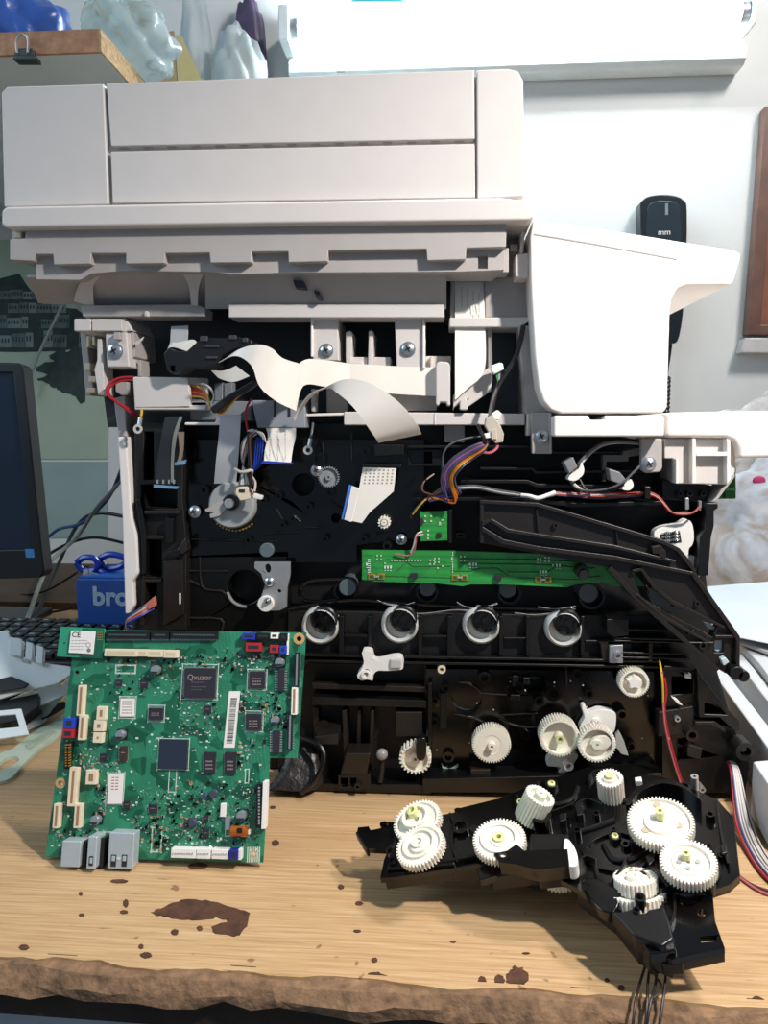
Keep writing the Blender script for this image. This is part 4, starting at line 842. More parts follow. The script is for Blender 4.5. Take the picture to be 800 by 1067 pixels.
ffc('flat_cable', [(229, 432, .006), (228, 452, .004), (225, 480, .0), (223, 504, -.006)], [(251, 432, .006), (250, 452, .004), (248, 480, .0), (246, 503, -.006)], foil, label='silvery flat cable above the motor')
c1 = ffc('flat_cable', [(277, 446, .004), (279, 455, .005), (276, 468, .006), (275, 482, .010)], [(308, 446, .004), (308, 455, .005), (305, 468, .006), (303, 483, .010)], label='short white flat cable with fine print')
sk = MB()
for r_ in range(3):
    for i in range(13): dot(sk, PR, 281+r_*8+random.uniform(-.3, .3), 450+i*2.4, .8, random.choice((.9, 1.7)), .0105)
sk.build('cable_print', mat('grey_print', '#77777a', .7), c1); pp('cable_stiffener', BLUEP, [(273, 480), (305, 482), (304, 484), (272, 483)], .0108, .0095, 0, parent=c1)
c3 = pp('flat_cable', FFC, [(378, 487), (413, 488), (410, 512), (385, 534), (377, 545), (357, 541), (366, 506), (374, 509)], .0085, .008, 0, label='white flat cable end with pin print')
pp('cable_stiffener', mat('blue_tape', '#3a7ad0', .4), [(363.5, 505), (366.5, 506), (358.5, 541.5), (355.5, 541)], .0092, .008, 0, parent=c3); pp('cable_fold', WHITEP, [(366, 506), (374, 509), (366, 544), (357, 541)], .0092, .0084, .0002, parent=c3)
sk = MB()
for i in range(7):
    for j in range(5): dot(sk, PR, 381.5+i*4.6-j*.4, 490+j*3.3, 1.6, 1.3, .0088)
sk.build('pin_print', mat('grey_pin_print', '#9a928c', .6), c3); bk('cable_slot', BLACK, [(378, 483), (418, 484), (418, 488), (378, 487)], .0, -.02)
# printed cable in the slot and its diagonal end
c4 = ffc('flat_cable', [(474, 290, -.006), (474, 330, -.001), (474, 331, .0), (474, 372, .003), (474, 417, .006)], [(504, 290, -.006), (505, 330, -.001), (505, 331, .0), (505, 384, .003), (488, 404, .006)], label='wide white flat cable with printed rows')
sk = MB()
for c_ in range(4):
    for i in range(16 if c_ > 1 else 11): dot(sk, PR, 481+c_*6, 300+i*2.0+c_*2, 1.0, random.choice((.8, 1.3)), .0006)
sk.build('cable_print', mat('grey_print2', '#8d8a88', .7), c4)
# long white cable: loop, fold, horizontal run and the free curling tail
ffc('flat_cable', [(238, 372, .030), (250, 364, .036), (268, 359, .040), (283, 363, .038), (294, 373, .033), (312, 379, .026)], [(228, 378, .030), (246, 371, .036), (262, 381, .040), (270, 402, .038), (286, 417, .034), (308, 428, .026)], label='broad white flat cable looping over the frame', cross=2)
ffc('flat_cable', [(312, 378, .026), (322, 374, .020), (345, 376, .012), (364, 379, .004)], [(308, 428, .026), (316, 402, .020), (340, 403, .012), (364, 404, .004)], label='white flat cable folding towards the right clip')
ffc('flat_cable', [(364, 379, .0035), (385, 380, .002), (420, 382, -.002), (458, 383, -.004)], [(364, 404, .0035), (385, 408, .002), (420, 411, -.002), (458, 413, -.004)])
ffc('flat_cable', [(305, 436, .014), (312, 424, .020), (322, 411, .026), (337, 404, .032), (360, 395, .038), (384, 399, .042), (408, 413, .044), (424, 428, .042), (435, 443, .036), (439, 452, .030)], [(307, 438, .012), (318, 421, .016), (328, 410, .022), (342, 404, .030), (352, 410, .036), (364, 420, .040), (375, 433, .042), (384, 446, .040), (391, 456, .036), (394, 461, .030)], label='free white cable tail curling down', cross=2)
# torn white ends and clamp on the left of the loop
ffc('cable_end', [(178, 356, .012), (184, 357, .014), (201, 354, .016), (206, 358, .016)], [(172, 372, .010), (178, 362, .013), (195, 366, .016), (199, 367, .016)], label='bent white cable end')
ffc('cable_end', [(220, 386, .012), (234, 386, .014), (246, 381, .016)], [(228, 394, .012), (243, 398, .014), (260, 392, .016)])
ffc('cable_end', [(141, 357, -.004), (150, 351, -.002)], [(142, 361, -.004), (149, 354, -.002)], k=2)
pp('silver_strap', foil, [(178, 340), (196, 339), (195, 356), (177, 358)], -.010, -.012, .0003)
hc_ = mat('dark_clamp_plastic', '#15161a', .4, noise=.2)
clm = MB().solid([[PR.at(x, y, .018) for x, y in ((170, 368), (176, 362), (182, 366), (194, 366), (205, 356), (215, 352), (235, 352), (243, 350), (262, 354), (263, 361), (246, 363), (232, 370), (226, 380), (213, 384), (196, 383), (180, 390), (174, 386))]], V((0, .022, 0))).build('cable_clamp', hc_, pr, bevel=.001)
for x0, y0, x1, y1 in ((208, 350, 216, 356), (238, 349, 246, 354), (214, 371, 226, 374), (213, 360, 228, 362), (252, 352, 258, 357)): pb_('clamp_rib', mat('dim_clamp_edge', '#3a3b40', .4), x0, y0, x1, y1, .0195, .016, parent=clm)
pp('cable_tie', hc_, [(218, 425), (236, 412), (262, 397), (270, 398), (262, 404), (240, 418), (222, 431)], .020, .012, .001)
pp('ferrite_pin', mat('tan_pin', '#8d6a52', .5), [(177, 380), (183, 380), (183, 388), (177, 388)], .018, .012, .0005)
# dim blue grey cable guide with blue tips
gd = ffc('flat_cable', [(172, 434, .004), (168, 455, .008), (164, 480, .008), (162, 504, .010)], [(190, 434, .004), (183, 455, .008), (181, 480, .008), (182, 506, .010)], mat('dark_backed_cable', '#26292c', .35), label='dark backed flat cable')
ffc('cable_edge', [(187, 434, .005), (180, 455, .009), (178, 480, .009), (178, 502, .011)], [(190, 434, .005), (184, 455, .009), (181, 480, .009), (181, 504, .011)], mat('pale_cable_edge', '#767875', .4), parent=gd)
pp('cable_stiffener', mat('pale_blue_stiffener', '#6f9ac0', .4), [(160, 505), (186, 507), (184, 509.5), (160, 508)], .0115, .0095, 0, parent=gd)
for x in (163, 169, 175, 180): pb_('contact', LEADS, x, 500, x+1.6, 504, .0112, .0095, 0, parent=gd)
pp('cable_stiffener', mat('pale_blue_stiffener2', '#6f9ac0', .4), [(182, 482), (194, 479), (192, 484), (182, 485)], .006, .004, 0, parent=gd)
ffc('cable_end', [(185, 450, .0), (187, 470, .004), (184, 482, .006)], [(192, 450, .0), (191, 470, .004), (188, 482, .006)], mat('tan_cable_edge', '#7f766a', .5), k=3)

def wire(col, pts, r=.0009, name='wire', parent=None): return MB().tube([PR.at(*p) for p in pts], r*.72, 7).build(name, WIRE[col], parent or pr)
wire('red', [(140, 393, .001), (124, 394, .004), (113, 401, .008), (112, 411, .010), (122, 419, .010), (134, 428, .004), (142, 433, -.006)], .0014); wire('red', [(140, 396, .000), (126, 397, .003), (115, 403, .006), (114, 411, .008), (124, 420, .008), (142, 430, -.006)], .0012)
for i, c_ in enumerate(('yellow', 'red', 'red', 'orange', 'red', 'yellow', 'black', 'white')):
    wire(c_, [(190, 402+i*2.4, -.006), (200, 402+i*2.2, -.001), (210, 405+i*1.8, .004), (217, 414+i*.8, .008), (219, 424, .010), (230, 431-i*.5, .014), (238, 424-i*.5, .016), (247, 414-i*.6, .018), (258, 405, .016)], .0010)
wire('white', [(205, 400, .0), (216, 402, .008), (223, 412, .010), (221, 420, .010)], .0012)
wire('red', [(262, 398, .016), (272, 402, .016), (275, 410, .010)], .0011); wire('red', [(262, 415, .012), (257, 425, .014), (256, 436, .012), (258, 448, .010)], .0012)
wire('black', [(258, 448, .010), (259, 470, .010), (260, 490, .010), (261, 512, .012)], .0012); wire('brown', [(260, 455, .009), (261, 480, .010), (263, 505, .011)], .0010)
for i in range(7):
    wire('white' if i % 3 else 'grey', [(264+random.uniform(-2, 4), 446+random.uniform(0, 6), .008), (260-i*1.2, 460, .006+i*.0008), (255-i*.6, 478, .005), (252+i*.8, 492, .004+i*.0006), (249+i*2, 505, .008)], .0009)
for i in range(4): wire('blue', [(268+i*2, 456, .004), (266+i*2.4, 470, .002+i*.001), (265+i*2, 484, .002), (262+i, 490, .0)], .0010)
for i in range(4): wire('white', [(258+i, 449, .011), (264+i*3, 448+i, .013), (271+i*2, 452+i*3, .012)], .0008)
MB().tube([PR.at(245, 489, .006), PR.at(252, 492, .012), PR.at(262, 490, .010), PR.at(262, 494, .004)], .0012).build('cable_tie', mat('pale_tie', '#b8b4a8', .4), pr)
cn = pp('connector', IVORY, [(246, 508), (258, 507), (262, 514), (261, 520), (250, 522), (245, 514)], .012, .003, .0008, label='cream plug connector'); pb_('plug_slot', CHIP, 249, 510, 255, 513, .0125, .0115, 0, parent=cn)
pp('connector', WHITE, [(264, 514), (273, 517), (272, 521), (263, 519)], .014, .008, .0006); wire('white', [(262, 496, .006), (266, 503, .010), (265, 512, .012)], .0013); wire('red', [(261, 510, .012), (264, 515, .013)], .0010)
for x, y, a, col in ((322, 465, -.1, 'grey'), (145, 443, .1, 'yellow')):
    rt = MB().ring(PR.at(x-1, y+4, .008), (0, -1, 0), .0034, .0017, .0012).build('ring_terminal', mat('tin_terminal%d' % x, '#d8d4cb', .35, metal=.3), pr)
    MB().tube([PR.at(x, y, .0075), PR.at(x+1.5, y-8, .007)], .0016).build('terminal_crimp', LEADS, rt); wire(col, [(x+1.5, y-8, .007), (x+3, y-16, .004), (x+4, y-24, .0)], .0013)
wire('yellow', [(150, 418, .0), (148, 426, .005), (147, 434, .008)], .0013)
# plug and black wire at the right
cn = pp('connector', WHITE, [(511, 381), (521, 377.5), (524, 379), (525, 385), (515, 390), (512, 387)], .014, .006, .0008, label='small white plug')
for i in range(4): wire(('green', 'green', 'white', 'purple')[i], [(516+i*1.8, 387-i*.7, .010), (518+i, 394, .011), (519, 400, .011)], .0007)
MB().tube([PR.at(*p) for p in ((545, 340, .004), (541, 360, .008), (535, 376, .010), (526, 391, .011), (519, 402, .012), (514, 415, .014), (511, 435, .016), (512, 452, .018))], .0018).build('wire', WIRE['black'], pr)
for i in range(3): wire(('grey', 'brown', 'black')[i], [(519, 400+i, .012), (514+i, 414, .015), (510+i*1.5, 430, .017), (509+i*2, 448, .018)], .0015)
gp = mat('grey_beige_plug', '#b9b0a2', .4)
cn = pp('connector', gp, [(506, 436), (512, 432), (520, 440), (525, 452), (524, 461), (516, 462), (510, 452), (505, 444)], .024, .014, .0008, label='grey beige plug cluster')
pp('plug_cap', WHITE, [(512, 431), (518, 427), (523, 431), (520, 438), (514, 437)], .024, .016, .0006, parent=cn); pp('plug_latch', gp, [(511, 449), (517, 446), (518, 458), (512, 458)], .027, .022, .0006, parent=cn); pp('plug_cap', WHITE, [(504, 452), (512, 450), (514, 456), (506, 457)], .026, .02, .0005, parent=cn)
MB().tube([PR.at(498, 443, .02), PR.at(502, 453, .026), PR.at(506, 462, .024)], .0014).build('cable_tie', WIRE['black'], pr)
cols = ['purple', 'grey', 'purple', 'pink', 'blue', 'grey', 'purple', 'brown', 'orange', 'orange', 'yellow', 'black', 'purple']
for i, c_ in enumerate(cols):
    d = i/len(cols)
    tgt = (464+d*16, 518+6*math.sin(i), .012) if c_ not in ('grey', 'pink') else (450+i, 515, .010)
    wire(c_, [(512+random.uniform(-3, 3), 456, .02), (505, 460+d*10, .024), (490, 466+d*15, .026-.006*d), (471+d*11, 478+d*10, .024), (461+d*14, 492+d*6, .02), (460+d*17, 506+d*2, .016), tgt, (458-d*4, 516+d*5, .010), (446+d*2, 520+random.uniform(-4, 3), .008)], .0010)
wire('brown', [(452, 494, .004), (442, 502, .008), (440, 511, .010), (448, 515, .010), (460, 517, .010)], .0011); wire('grey', [(512, 459, .02), (500, 455, .02), (475, 460, .022), (463, 470, .022), (461, 486, .02), (461, 510, .014)], .0010)
wire('pink', [(516, 460, .018), (518, 466, .022), (510, 472, .024), (498, 470, .022)], .0014)
wire('brown', [(446, 518, .008), (438, 525, .008), (430, 534, .006), (428, 540, .002)], .0011); wire('yellow', [(444, 520, .009), (436, 528, .008), (430, 536, .006)], .0008)
wire('pink', [(441, 557, .006), (434, 559, .008), (433, 566, .006), (431, 574, .004), (425, 579, .003), (412, 577, .002)], .0009); wire('white', [(440, 554, .006), (434, 557, .008), (431, 568, .006), (428, 576, .004)], .0009)
for i in range(3): wire(('grey', 'white', 'grey')[i], [(470, 508+i*1.5, .010), (495, 506+i*1.4, .008), (520, 511+i*1.5, .008), (540, 514+i*1.2, .008), (548, 516+i, .007), (556, 519+i, .010), (566, 517+i, .010), (580, 513+i, .008)], .0011)
MB().tube([PR.at(*p) for p in ((543, 516, .009), (552, 517, .012), (560, 519, .012), (570, 516, .010), (578, 513, .008))], .0015).build('cable_sleeve', WHITE, pr)
for i, c_ in enumerate(('pink', 'white', 'salmon', 'purple')):
    wire(c_, [(580, 513+i, .008), (600, 514+i*1.2, .006), (625, 516+i*1.2, .006), (650, 515+i, .006), (670, 513+i, .006)], .0009)
for i in range(3): wire(('salmon', 'white', 'red')[i], [(615, 518-i*2, .008), (640, 516-i, .008), (672, 513+i, .008), (685, 517+i, .008), (693, 526+i, .008), (700, 534, .006), (712, 536-i, .006), (722, 534, .006), (729, 528, .002)], .0011)
pb_('cable_gate', BLACK, 672, 507, 678, 520, .014, .0)
# ferrite holders with thick grey cable
for x, y, s in ((596, 490, 1), (648, 498, 1)):
    fh = pp('ferrite', mat('grey_ferrite%d' % x, '#77787a', .45), [(x-9, y-8), (x+1, y-14), (x+6, y-3), (x-3, y+4)] if x < 620 else [(x-14, y-10), (x-2, y-6), (x+6, y+4), (x-2, y+7), (x-12, y+3)], .018, .004, .001, label='grey cable holder')
    pp('holder_clip', WHITE, s2([(x-2, y+5), (x+7, y-2), (x+9, y-8), (x+12, y-4), (x+12, y+4), (x+4, y+11), (x-4, y+10)] if x < 620 else [(x+2, y+6), (x+8, y+2), (x+10, y+2), (x+12, y+8), (x+8, y+13), (x, y+12)], 3), .016, .004, .0008, parent=fh)
wire('grey', [(668, 461, .006), (645, 460, .008), (628, 462, .010), (616, 469, .012), (606, 479, .014), (602, 484, .014)], .0013); wire('white', [(667, 462.5, .004), (645, 461.5, .006), (629, 464, .008), (617, 471, .010), (603, 486, .012)], .0011)
wire('grey', [(592, 496, .010), (597, 505, .012), (608, 511, .014), (630, 510, .016), (648, 503, .018), (662, 490, .016), (666, 486, .012)], .0012); wire('white', [(593, 498, .010), (600, 506, .012), (606, 510, .012)], .0013); wire('black', [(604, 500, .008), (612, 511, .012), (632, 512, .014), (650, 505, .016)], .0014); wire('brown', [(597, 497, .008), (598, 508, .010), (604, 512, .010), (616, 513, .008)], .0010)
# red and yellow pair at the gearbox, wires out of the side, loom behind the board
wire('yellow', [(687, 688, .0), (689, 700, .010), (690.5, 715, .013), (691, 735, .013), (693, 755, .012), (697, 770, .012)], .0011); wire('red', [(692, 706, .011), (694, 722, .013), (692, 740, .013), (696, 765, .012), (704, 795, .010), (715, 829, .004)], .0013); wire('pink', [(690, 700, .011), (691.5, 745, .014), (695, 768, .013), (702, 795, .011), (713, 828, .005)], .0009)
for i, c_ in enumerate(('purple', 'white', 'salmon', 'pink', 'blue')):
    wire(c_, [(160, 624+i*2.5, .0), (148, 633+i*2, .008), (138, 640+i*1.5, .010), (132, 646+i, .008), (131+i, 655, .0), (134+i*2, 664, -.01)], .0011)
pp('connector', mat('salmon_plug', '#c4705c', .5), [(151, 630), (160, 622), (161, 632), (154, 636)], .006, .0, .0006)
# ------------------------------------------------------------------ main circuit board leaning against the printer
bb = B(165, 898, .0012)
lean = math.radians(15)
BP = Pl(bb, (0, -math.cos(lean), math.sin(lean)))
bo_ = thing('circuit_board', 'large green circuit board with metal sockets propped against the printer', 'circuit board', B(160, 898))
def mb_green():
    m = bpy.data.materials.new('main_board_green'); m.use_nodes = True; N = m.node_tree.nodes; L = m.node_tree.links; b = N['Principled BSDF']
    b.inputs['Roughness'].default_value = .34; b.inputs['Coat Weight'].default_value = .25
    tc = N.new('ShaderNodeTexCoord')
    n1 = N.new('ShaderNodeTexNoise'); n1.inputs['Scale'].default_value = 70; n1.inputs['Detail'].default_value = 0; L.new(tc.outputs['Object'], n1.inputs['Vector'])
    rp = N.new('ShaderNodeValToRGB'); rp.color_ramp.interpolation = 'CONSTANT'; e = rp.color_ramp.elements; e[0].color = lin('#175c43'); e[1].position = .45; e[1].color = lin('#19664a')
    x = e.new(.56); x.color = lin('#124f3a'); L.new(n1.outputs['Fac'], rp.inputs['Fac'])
    # fine tracks: thin bands in two directions, broken up by cells
    vo = N.new('ShaderNodeTexVoronoi'); vo.inputs['Scale'].default_value = 110; L.new(tc.outputs['Object'], vo.inputs['Vector'])
    mp = N.new('ShaderNodeMapping'); L.new(tc.outputs['Object'], mp.inputs['Vector'])
    w1 = N.new('ShaderNodeTexWave'); w1.inputs['Scale'].default_value = 330; w1.wave_type = 'BANDS'; w1.bands_direction = 'DIAGONAL'; L.new(mp.outputs['Vector'], w1.inputs['Vector'])
    w2 = N.new('ShaderNodeTexWave'); w2.inputs['Scale'].default_value = 360; w2.wave_type = 'BANDS'; w2.bands_direction = 'X'; L.new(mp.outputs['Vector'], w2.inputs['Vector'])
    sp = N.new('ShaderNodeSeparateColor'); L.new(vo.outputs['Color'], sp.inputs[0])
    g1 = N.new('ShaderNodeMath'); g1.operation = 'GREATER_THAN'; g1.inputs[1].default_value = .5; L.new(sp.outputs[0], g1.inputs[0])
    mw = N.new('ShaderNodeMix'); mw.data_type = 'FLOAT'; L.new(g1.outputs[0], mw.inputs[0]); L.new(w1.outputs['Fac'], mw.inputs[2]); L.new(w2.outputs['Fac'], mw.inputs[3])
    g2 = N.new('ShaderNodeMath'); g2.operation = 'GREATER_THAN'; g2.inputs[1].default_value = .42; L.new(sp.outputs[1], g2.inputs[0])
    g3 = N.new('ShaderNodeMath'); g3.operation = 'MULTIPLY'; L.new(mw.outputs[0], g3.inputs[0]); L.new(g2.outputs[0], g3.inputs[1])
    mx = N.new('ShaderNodeMix'); mx.data_type = 'RGBA'; mx.inputs[7].default_value = lin('#3f9d78'); sc = N.new('ShaderNodeMath'); sc.operation = 'MULTIPLY'; sc.inputs[1].default_value = .85
    L.new(g3.outputs[0], sc.inputs[0]); L.new(sc.outputs[0], mx.inputs[0]); L.new(rp.outputs['Color'], mx.inputs[6]); L.new(mx.outputs[2], b.inputs['Base Color'])
    return m
BG = mb_green()
out = [(79, 656), (319, 659), (310, 790), (281, 790), (274, 899), (47, 893)]
holes = [circ(311.5, 665.5, 2.6, 14), circ(63, 816, 2.6, 14), circ(80, 701, 2.4, 12), circ(264, 889.5, 2.4, 12)]
BT = .0016
MB().poly(BP, out, 0, BT, holes).build('board', BG, bo_, bevel=.0001)
U = (BP.at(319, 659)-BP.at(79, 656)).normalized(); Wd = BP.n.cross(U)
def sc_at(x, y): p = BP.at(x, y); return (BP.at(x+1, y)-p).length
def cxy(x, y): return 30+x*.375, 640+y*.375          # crop units to photo pixels
def comp(name, m, x0, y0, x1, y1, h, h0=BT, bevel=.0002, crop=True, parent=None, label=None, mbo=None):
    if crop: (x0, y0), (x1, y1) = cxy(x0, y0), cxy(x1, y1)
    cx, cy = (x0+x1)/2, (y0+y1)/2; s = sc_at(cx, cy)
    mb = mbo or MB(); mb.obox(BP.at(cx, cy, h)-BP.n*(h-h0), U, Wd, BP.n, abs(x1-x0)*s, abs(y1-y0)*s, h-h0)
    if mbo is None: return mb.build(name, m, parent or bo_, bevel=bevel, label=label)
def leads(x0, y0, x1, y1, n, sides, ln=4, h=BT+.0006, parent=None, m=LEADS):
    mb = MB()
    for i in range(n):
        t = (i+.5)/n
        if 'l' in sides: comp('', m, x0-ln, y0+(y1-y0)*t-(y1-y0)/n*.25, x0, y0+(y1-y0)*t+(y1-y0)/n*.25, h, mbo=mb)
        if 'r' in sides: comp('', m, x1, y0+(y1-y0)*t-(y1-y0)/n*.25, x1+ln, y0+(y1-y0)*t+(y1-y0)/n*.25, h, mbo=mb)
        if 't' in sides: comp('', m, x0+(x1-x0)*t-(x1-x0)/n*.25, y0-ln, x0+(x1-x0)*t+(x1-x0)/n*.25, y0, h, mbo=mb)
        if 'b' in sides: comp('', m, x0+(x1-x0)*t-(x1-x0)/n*.25, y1, x0+(x1-x0)*t+(x1-x0)/n*.25, y1+ln, h, mbo=mb)
    return mb.build('pins', m, parent)
def chip_(x0, y0, x1, y1, n, sides, h=.0022, m=CHIP, mark=2, ln=4):
    c = comp('chip', m, x0, y0, x1, y1, BT+h); leads(x0, y0, x1, y1, n, sides, ln, parent=c)
    if mark:
        mb = MB(); w = x1-x0; hh = y1-y0
        for i in range(mark): 
            y = y0+hh*(.4+.18*i)
            for j in range(4): comp('', CHIPT, x0+w*(.2+.15*j), y, x0+w*(.2+.15*j+.1), y+hh*.07, BT+h+.00006, BT+h-.0002, mbo=mb)
        mb.build('chip_marking', CHIPT, c)
    return c
def conn(m, x0, y0, x1, y1, h=.004, slot=None, name='connector', inner=.28, label=None, pins=0, psides='b'):
    if y1-y0 > 1.6*(x1-x0) and x0 < 400:
        k_ = min(.11*(y1-y0), .45*(x1-x0))/2; x0, x1 = x0+k_, x1-k_
    c = comp(name, m, x0, y0, x1, y1, BT+h, bevel=.0003, label=label)
    if slot: 
        w, hh = x1-x0, y1-y0; f = inner
        if w > hh: comp('slot', slot, x0+hh*f, y0+hh*f, x1-hh*f, y1-hh*f, BT+h+.0001, BT+h-.001, 0, parent=c)
        else: comp('slot', slot, x0+w*f, y0+w*f, x1-w*f, y1-w*f, BT+h+.0001, BT+h-.001, 0, parent=c)
    if pins: leads(x0, y0, x1, y1, pins, psides, 5, parent=c)
    return c
# plug-in radio module, standing proud of the board
MG = mat('module_teal_mask', '#2f8f6e', .35, noise=.08)
md = MB().poly(BP, [(63, 653), (109, 655), (107, 687), (59, 684)], BT+.001, BT+.0024).build('radio_module', MG, bo_, bevel=.0002, label='teal radio module with white certificate label')
MB().poly(BP, [(86, 654.5), (108, 655.5), (106.5, 686), (83, 684.5)], BT+.0024, BT+.0030).build('module_plate', mat('module_dark_mask', '#1c5c45', .35), md)
lb = MB().poly(BP, [(74, 657), (99, 658), (96.5, 681.5), (71.5, 680)], BT+.003, BT+.0042).build('label', PAPER, md, label='white label with CE mark')
t = MB(); text(t, 'CE', .0052, BP.at(79.5, 661.5, BT+.0043), U, Wd, BP.n, .00005); t.build('lettering', INK, lb)
t = MB()
for i, y in enumerate((667, 670, 673, 676)):
    for j in range(5 if i < 2 else 4): x = 75+j*3.4-(y-660)*.1; t.poly(BP, [(x, y), (x+2.6, y), (x+2.6, y+.7), (x, y+.7)], BT+.0041, BT+.0043)
t.build('print_line', mat('light_grey_print', '#a5a2a0', .7), lb)
t = MB(); t.poly(BP, circ(92, 672, 2.6, 14), BT+.0041, BT+.0043, [circ(92, 672, 2.0, 12)]); t.poly(BP, circ(92.5, 677.5, 2.2, 14), BT+.0041, BT+.0043); t.build('print_seal', mat('grey_print_seal', '#7a7878', .7), lb)
t = MB()
for i in range(4):
    for j in range(3): t.poly(BP, circ(102+j*2, 659+i*2.5, .7, 8), BT+.0029, BT+.0032)
t.build('gold_pad', GOLD, md)
MB().poly(BP, circ(67, 670, 1, 10), BT+.0023, BT+.00245).build('module_hole', CHIP, md)
# connectors on the top edge
BK = mat('black_connector', '#17181b', .35)
for x0, x1 in ((214, 334), (340, 388), (393, 524)): conn(BK, x0, 47, x1, 68, .0035, mat('dark_slot_%d' % x0, '#3a4a4a', .4), 'ribbon_socket', .4, pins=int((x1-x0)/6))
for a in ((210, 97, 300, 117), (300, 98, 329, 117), (330, 99, 372, 119), (374, 100, 412, 121)): conn(IVORY, *a, .005, mat('header_slot%d' % a[0], '#c8b898', .5), 'header')
for m, a in ((mat('royal_blue_plug', '#2536a8', .4), (593, 52, 629, 70)), (BK, (632, 52, 668, 69)), (WHITE, (671, 52, 693, 68)), (BK, (696, 53, 718, 73)), (REDP, (602, 80, 645, 103)), (REDP, (669, 86, 693, 107)), (BLUEP, (696, 88, 716, 110))): conn(m, *a, .006, CHIP, 'plug_socket', .3)
comp('socket_rim', WHITE, 636, 82, 646, 103, BT+.005); comp('socket_rim', WHITE, 716, 54, 720, 112, BT+.004)
keep = [(433, 150, 520, 232), (360, 345, 445, 432), (540, 212, 584, 373), (217, 444, 264, 529), (250, 232, 296, 286), (483, 383, 578, 444), (610, 158, 658, 206), (600, 276, 648, 323), (330, 258, 374, 296), (100, 425, 140, 532), (210, 95, 414, 122), (590, 50, 722, 112), (555, 585, 616, 620)]
def free(x0, y0, x1, y1):
    for _ in range(30):
        x, y = random.uniform(x0, x1), random.uniform(y0, y1)
        px_, py_ = cxy(x, y); lx = 79-(py_-656)*.136+4
        if px_ < lx or (py_ > 786 and px_ > 272): continue
        if not any(a-2 < x < c+2 and b-2 < y < d+2 for a, b, c, d in keep): break
    return x, y
# silkscreen frames
def frm(mb, x0, y0, x1, y1, t=3): 
    for a in ((x0, y0, x1, y0+t), (x0, y1-t, x1, y1), (x0, y0, x0+t, y1), (x1-t, y0, x1, y1)): comp('', SILK, *a, BT+.00012, BT-.0002, mbo=mb)
t = MB()
for a in ((240, 140, 298, 166, 4), (388, 432, 410, 495, 2), (424, 138, 526, 238, 2), (250, 228, 298, 290, 2), (600, 430, 612, 470, 2), (215, 440, 265, 530, 2), (205, 605, 305, 690, 2), (340, 592, 370, 662, 3), (600, 268, 652, 328, 2), (606, 152, 662, 212, 2), (330, 252, 378, 300, 2), (545, 586, 612, 618, 2)): frm(t, *a)
for i in range(420):
    x, y = free(60, 125, 640, 660); w = random.uniform(1.5, 8); comp('', SILK, x, y, x+w, y+random.choice((2, 2.5, 5)), BT+.0001, BT-.0002, mbo=t)
for i in range(7): comp('', SILK, 606+i*5.5, 648, 609+i*5.5, 688, BT+.0001, BT-.0002, mbo=t)
t.build('silkscreen', SILK, bo_)
for a in ((347, 600, 363, 618), (347, 632, 363, 650)): comp('bare_pad', mat('dark_mask%d' % a[1], '#124b33', .4), *a, BT+.0003)
t = MB()
for x, y, r in ((311.5, 665.5, 6), (63, 816, 5.5), (264, 889.5, 3.6)): t.poly(BP, circ(x, y, r, 22), BT-.0002, BT+.0002, [circ(x, y, 2.7, 14)])
for x, y in ((450, 470), (587, 367), (296, 575), (660, 253)): c_ = cxy(x, y); t.poly(BP, circ(*c_, 1.8, 12), BT-.0002, BT+.0002, [circ(*c_, .7, 8)])
t.build('mounting_pad', mat('tan_gold_pad', '#cfa26b', .4, metal=.2), bo_)
# processors and memory
q = chip_(433, 152, 517, 230, 26, 'lrtb', .0026, mark=0, ln=5); t = MB(); text(t, 'Qxuzor', .0052, BP.at(*cxy(474, 176), BT+.00262), U, Wd, BP.n, .00004)
t.build('lettering', CHIPT, q); t = MB()
for y, n in ((188, 5), (200, 6), (208, 4)):
    for j in range(n): comp('', CHIPT, 452+j*7, y, 457+j*7, y+3, BT+.00265, BT+.0024, mbo=t)
t.build('chip_marking', mat('faint_marking', '#4c4650', .6), q)
NAVY = mat('navy_processor', '#27303f', .3, noise=.08)
q = comp('processor', NAVY, 363, 350, 440, 428, BT+.002, label='dark blue square processor'); t = MB(); frm(t, 358, 345, 446, 433, 2); t.build('processor_frame', SILK, q)
for a in ((485, 385, 518, 440), (544, 385, 575, 442)):
    q = chip_(*a, 12, 'lr', .0018, mark=3, ln=2); 
for a in ((613, 160, 655, 204), (603, 278, 645, 321)): chip_(*a, 14, 'lrtb', .002, mark=3)
chip_(692, 155, 709, 213, 9, 'lr', .0022, ln=8, mark=0); chip_(677, 325, 696, 385, 9, 'lr', .0022, ln=8, mark=0)
chip_(332, 262, 372, 292, 8, 'tb', .0022, ln=5); chip_(241, 182, 258, 200, 4, 'tb', .0016, mark=1); chip_(197, 388, 216, 407, 6, 'lr', .0016, mark=1)
q = chip_(252, 368, 272, 407, 7, 'lr', .0022, m=mat('brown_chip', '#3a2c26', .45), mark=1)
for a in ((333, 530, 356, 552), (262, 520, 280, 540), (482, 598, 500, 620), (484, 560, 498, 576), (486, 255, 506, 274), (310, 180, 330, 205), (430, 580, 444, 594)): chip_(*a, 4, 'lr', .0016, mark=1, ln=3)
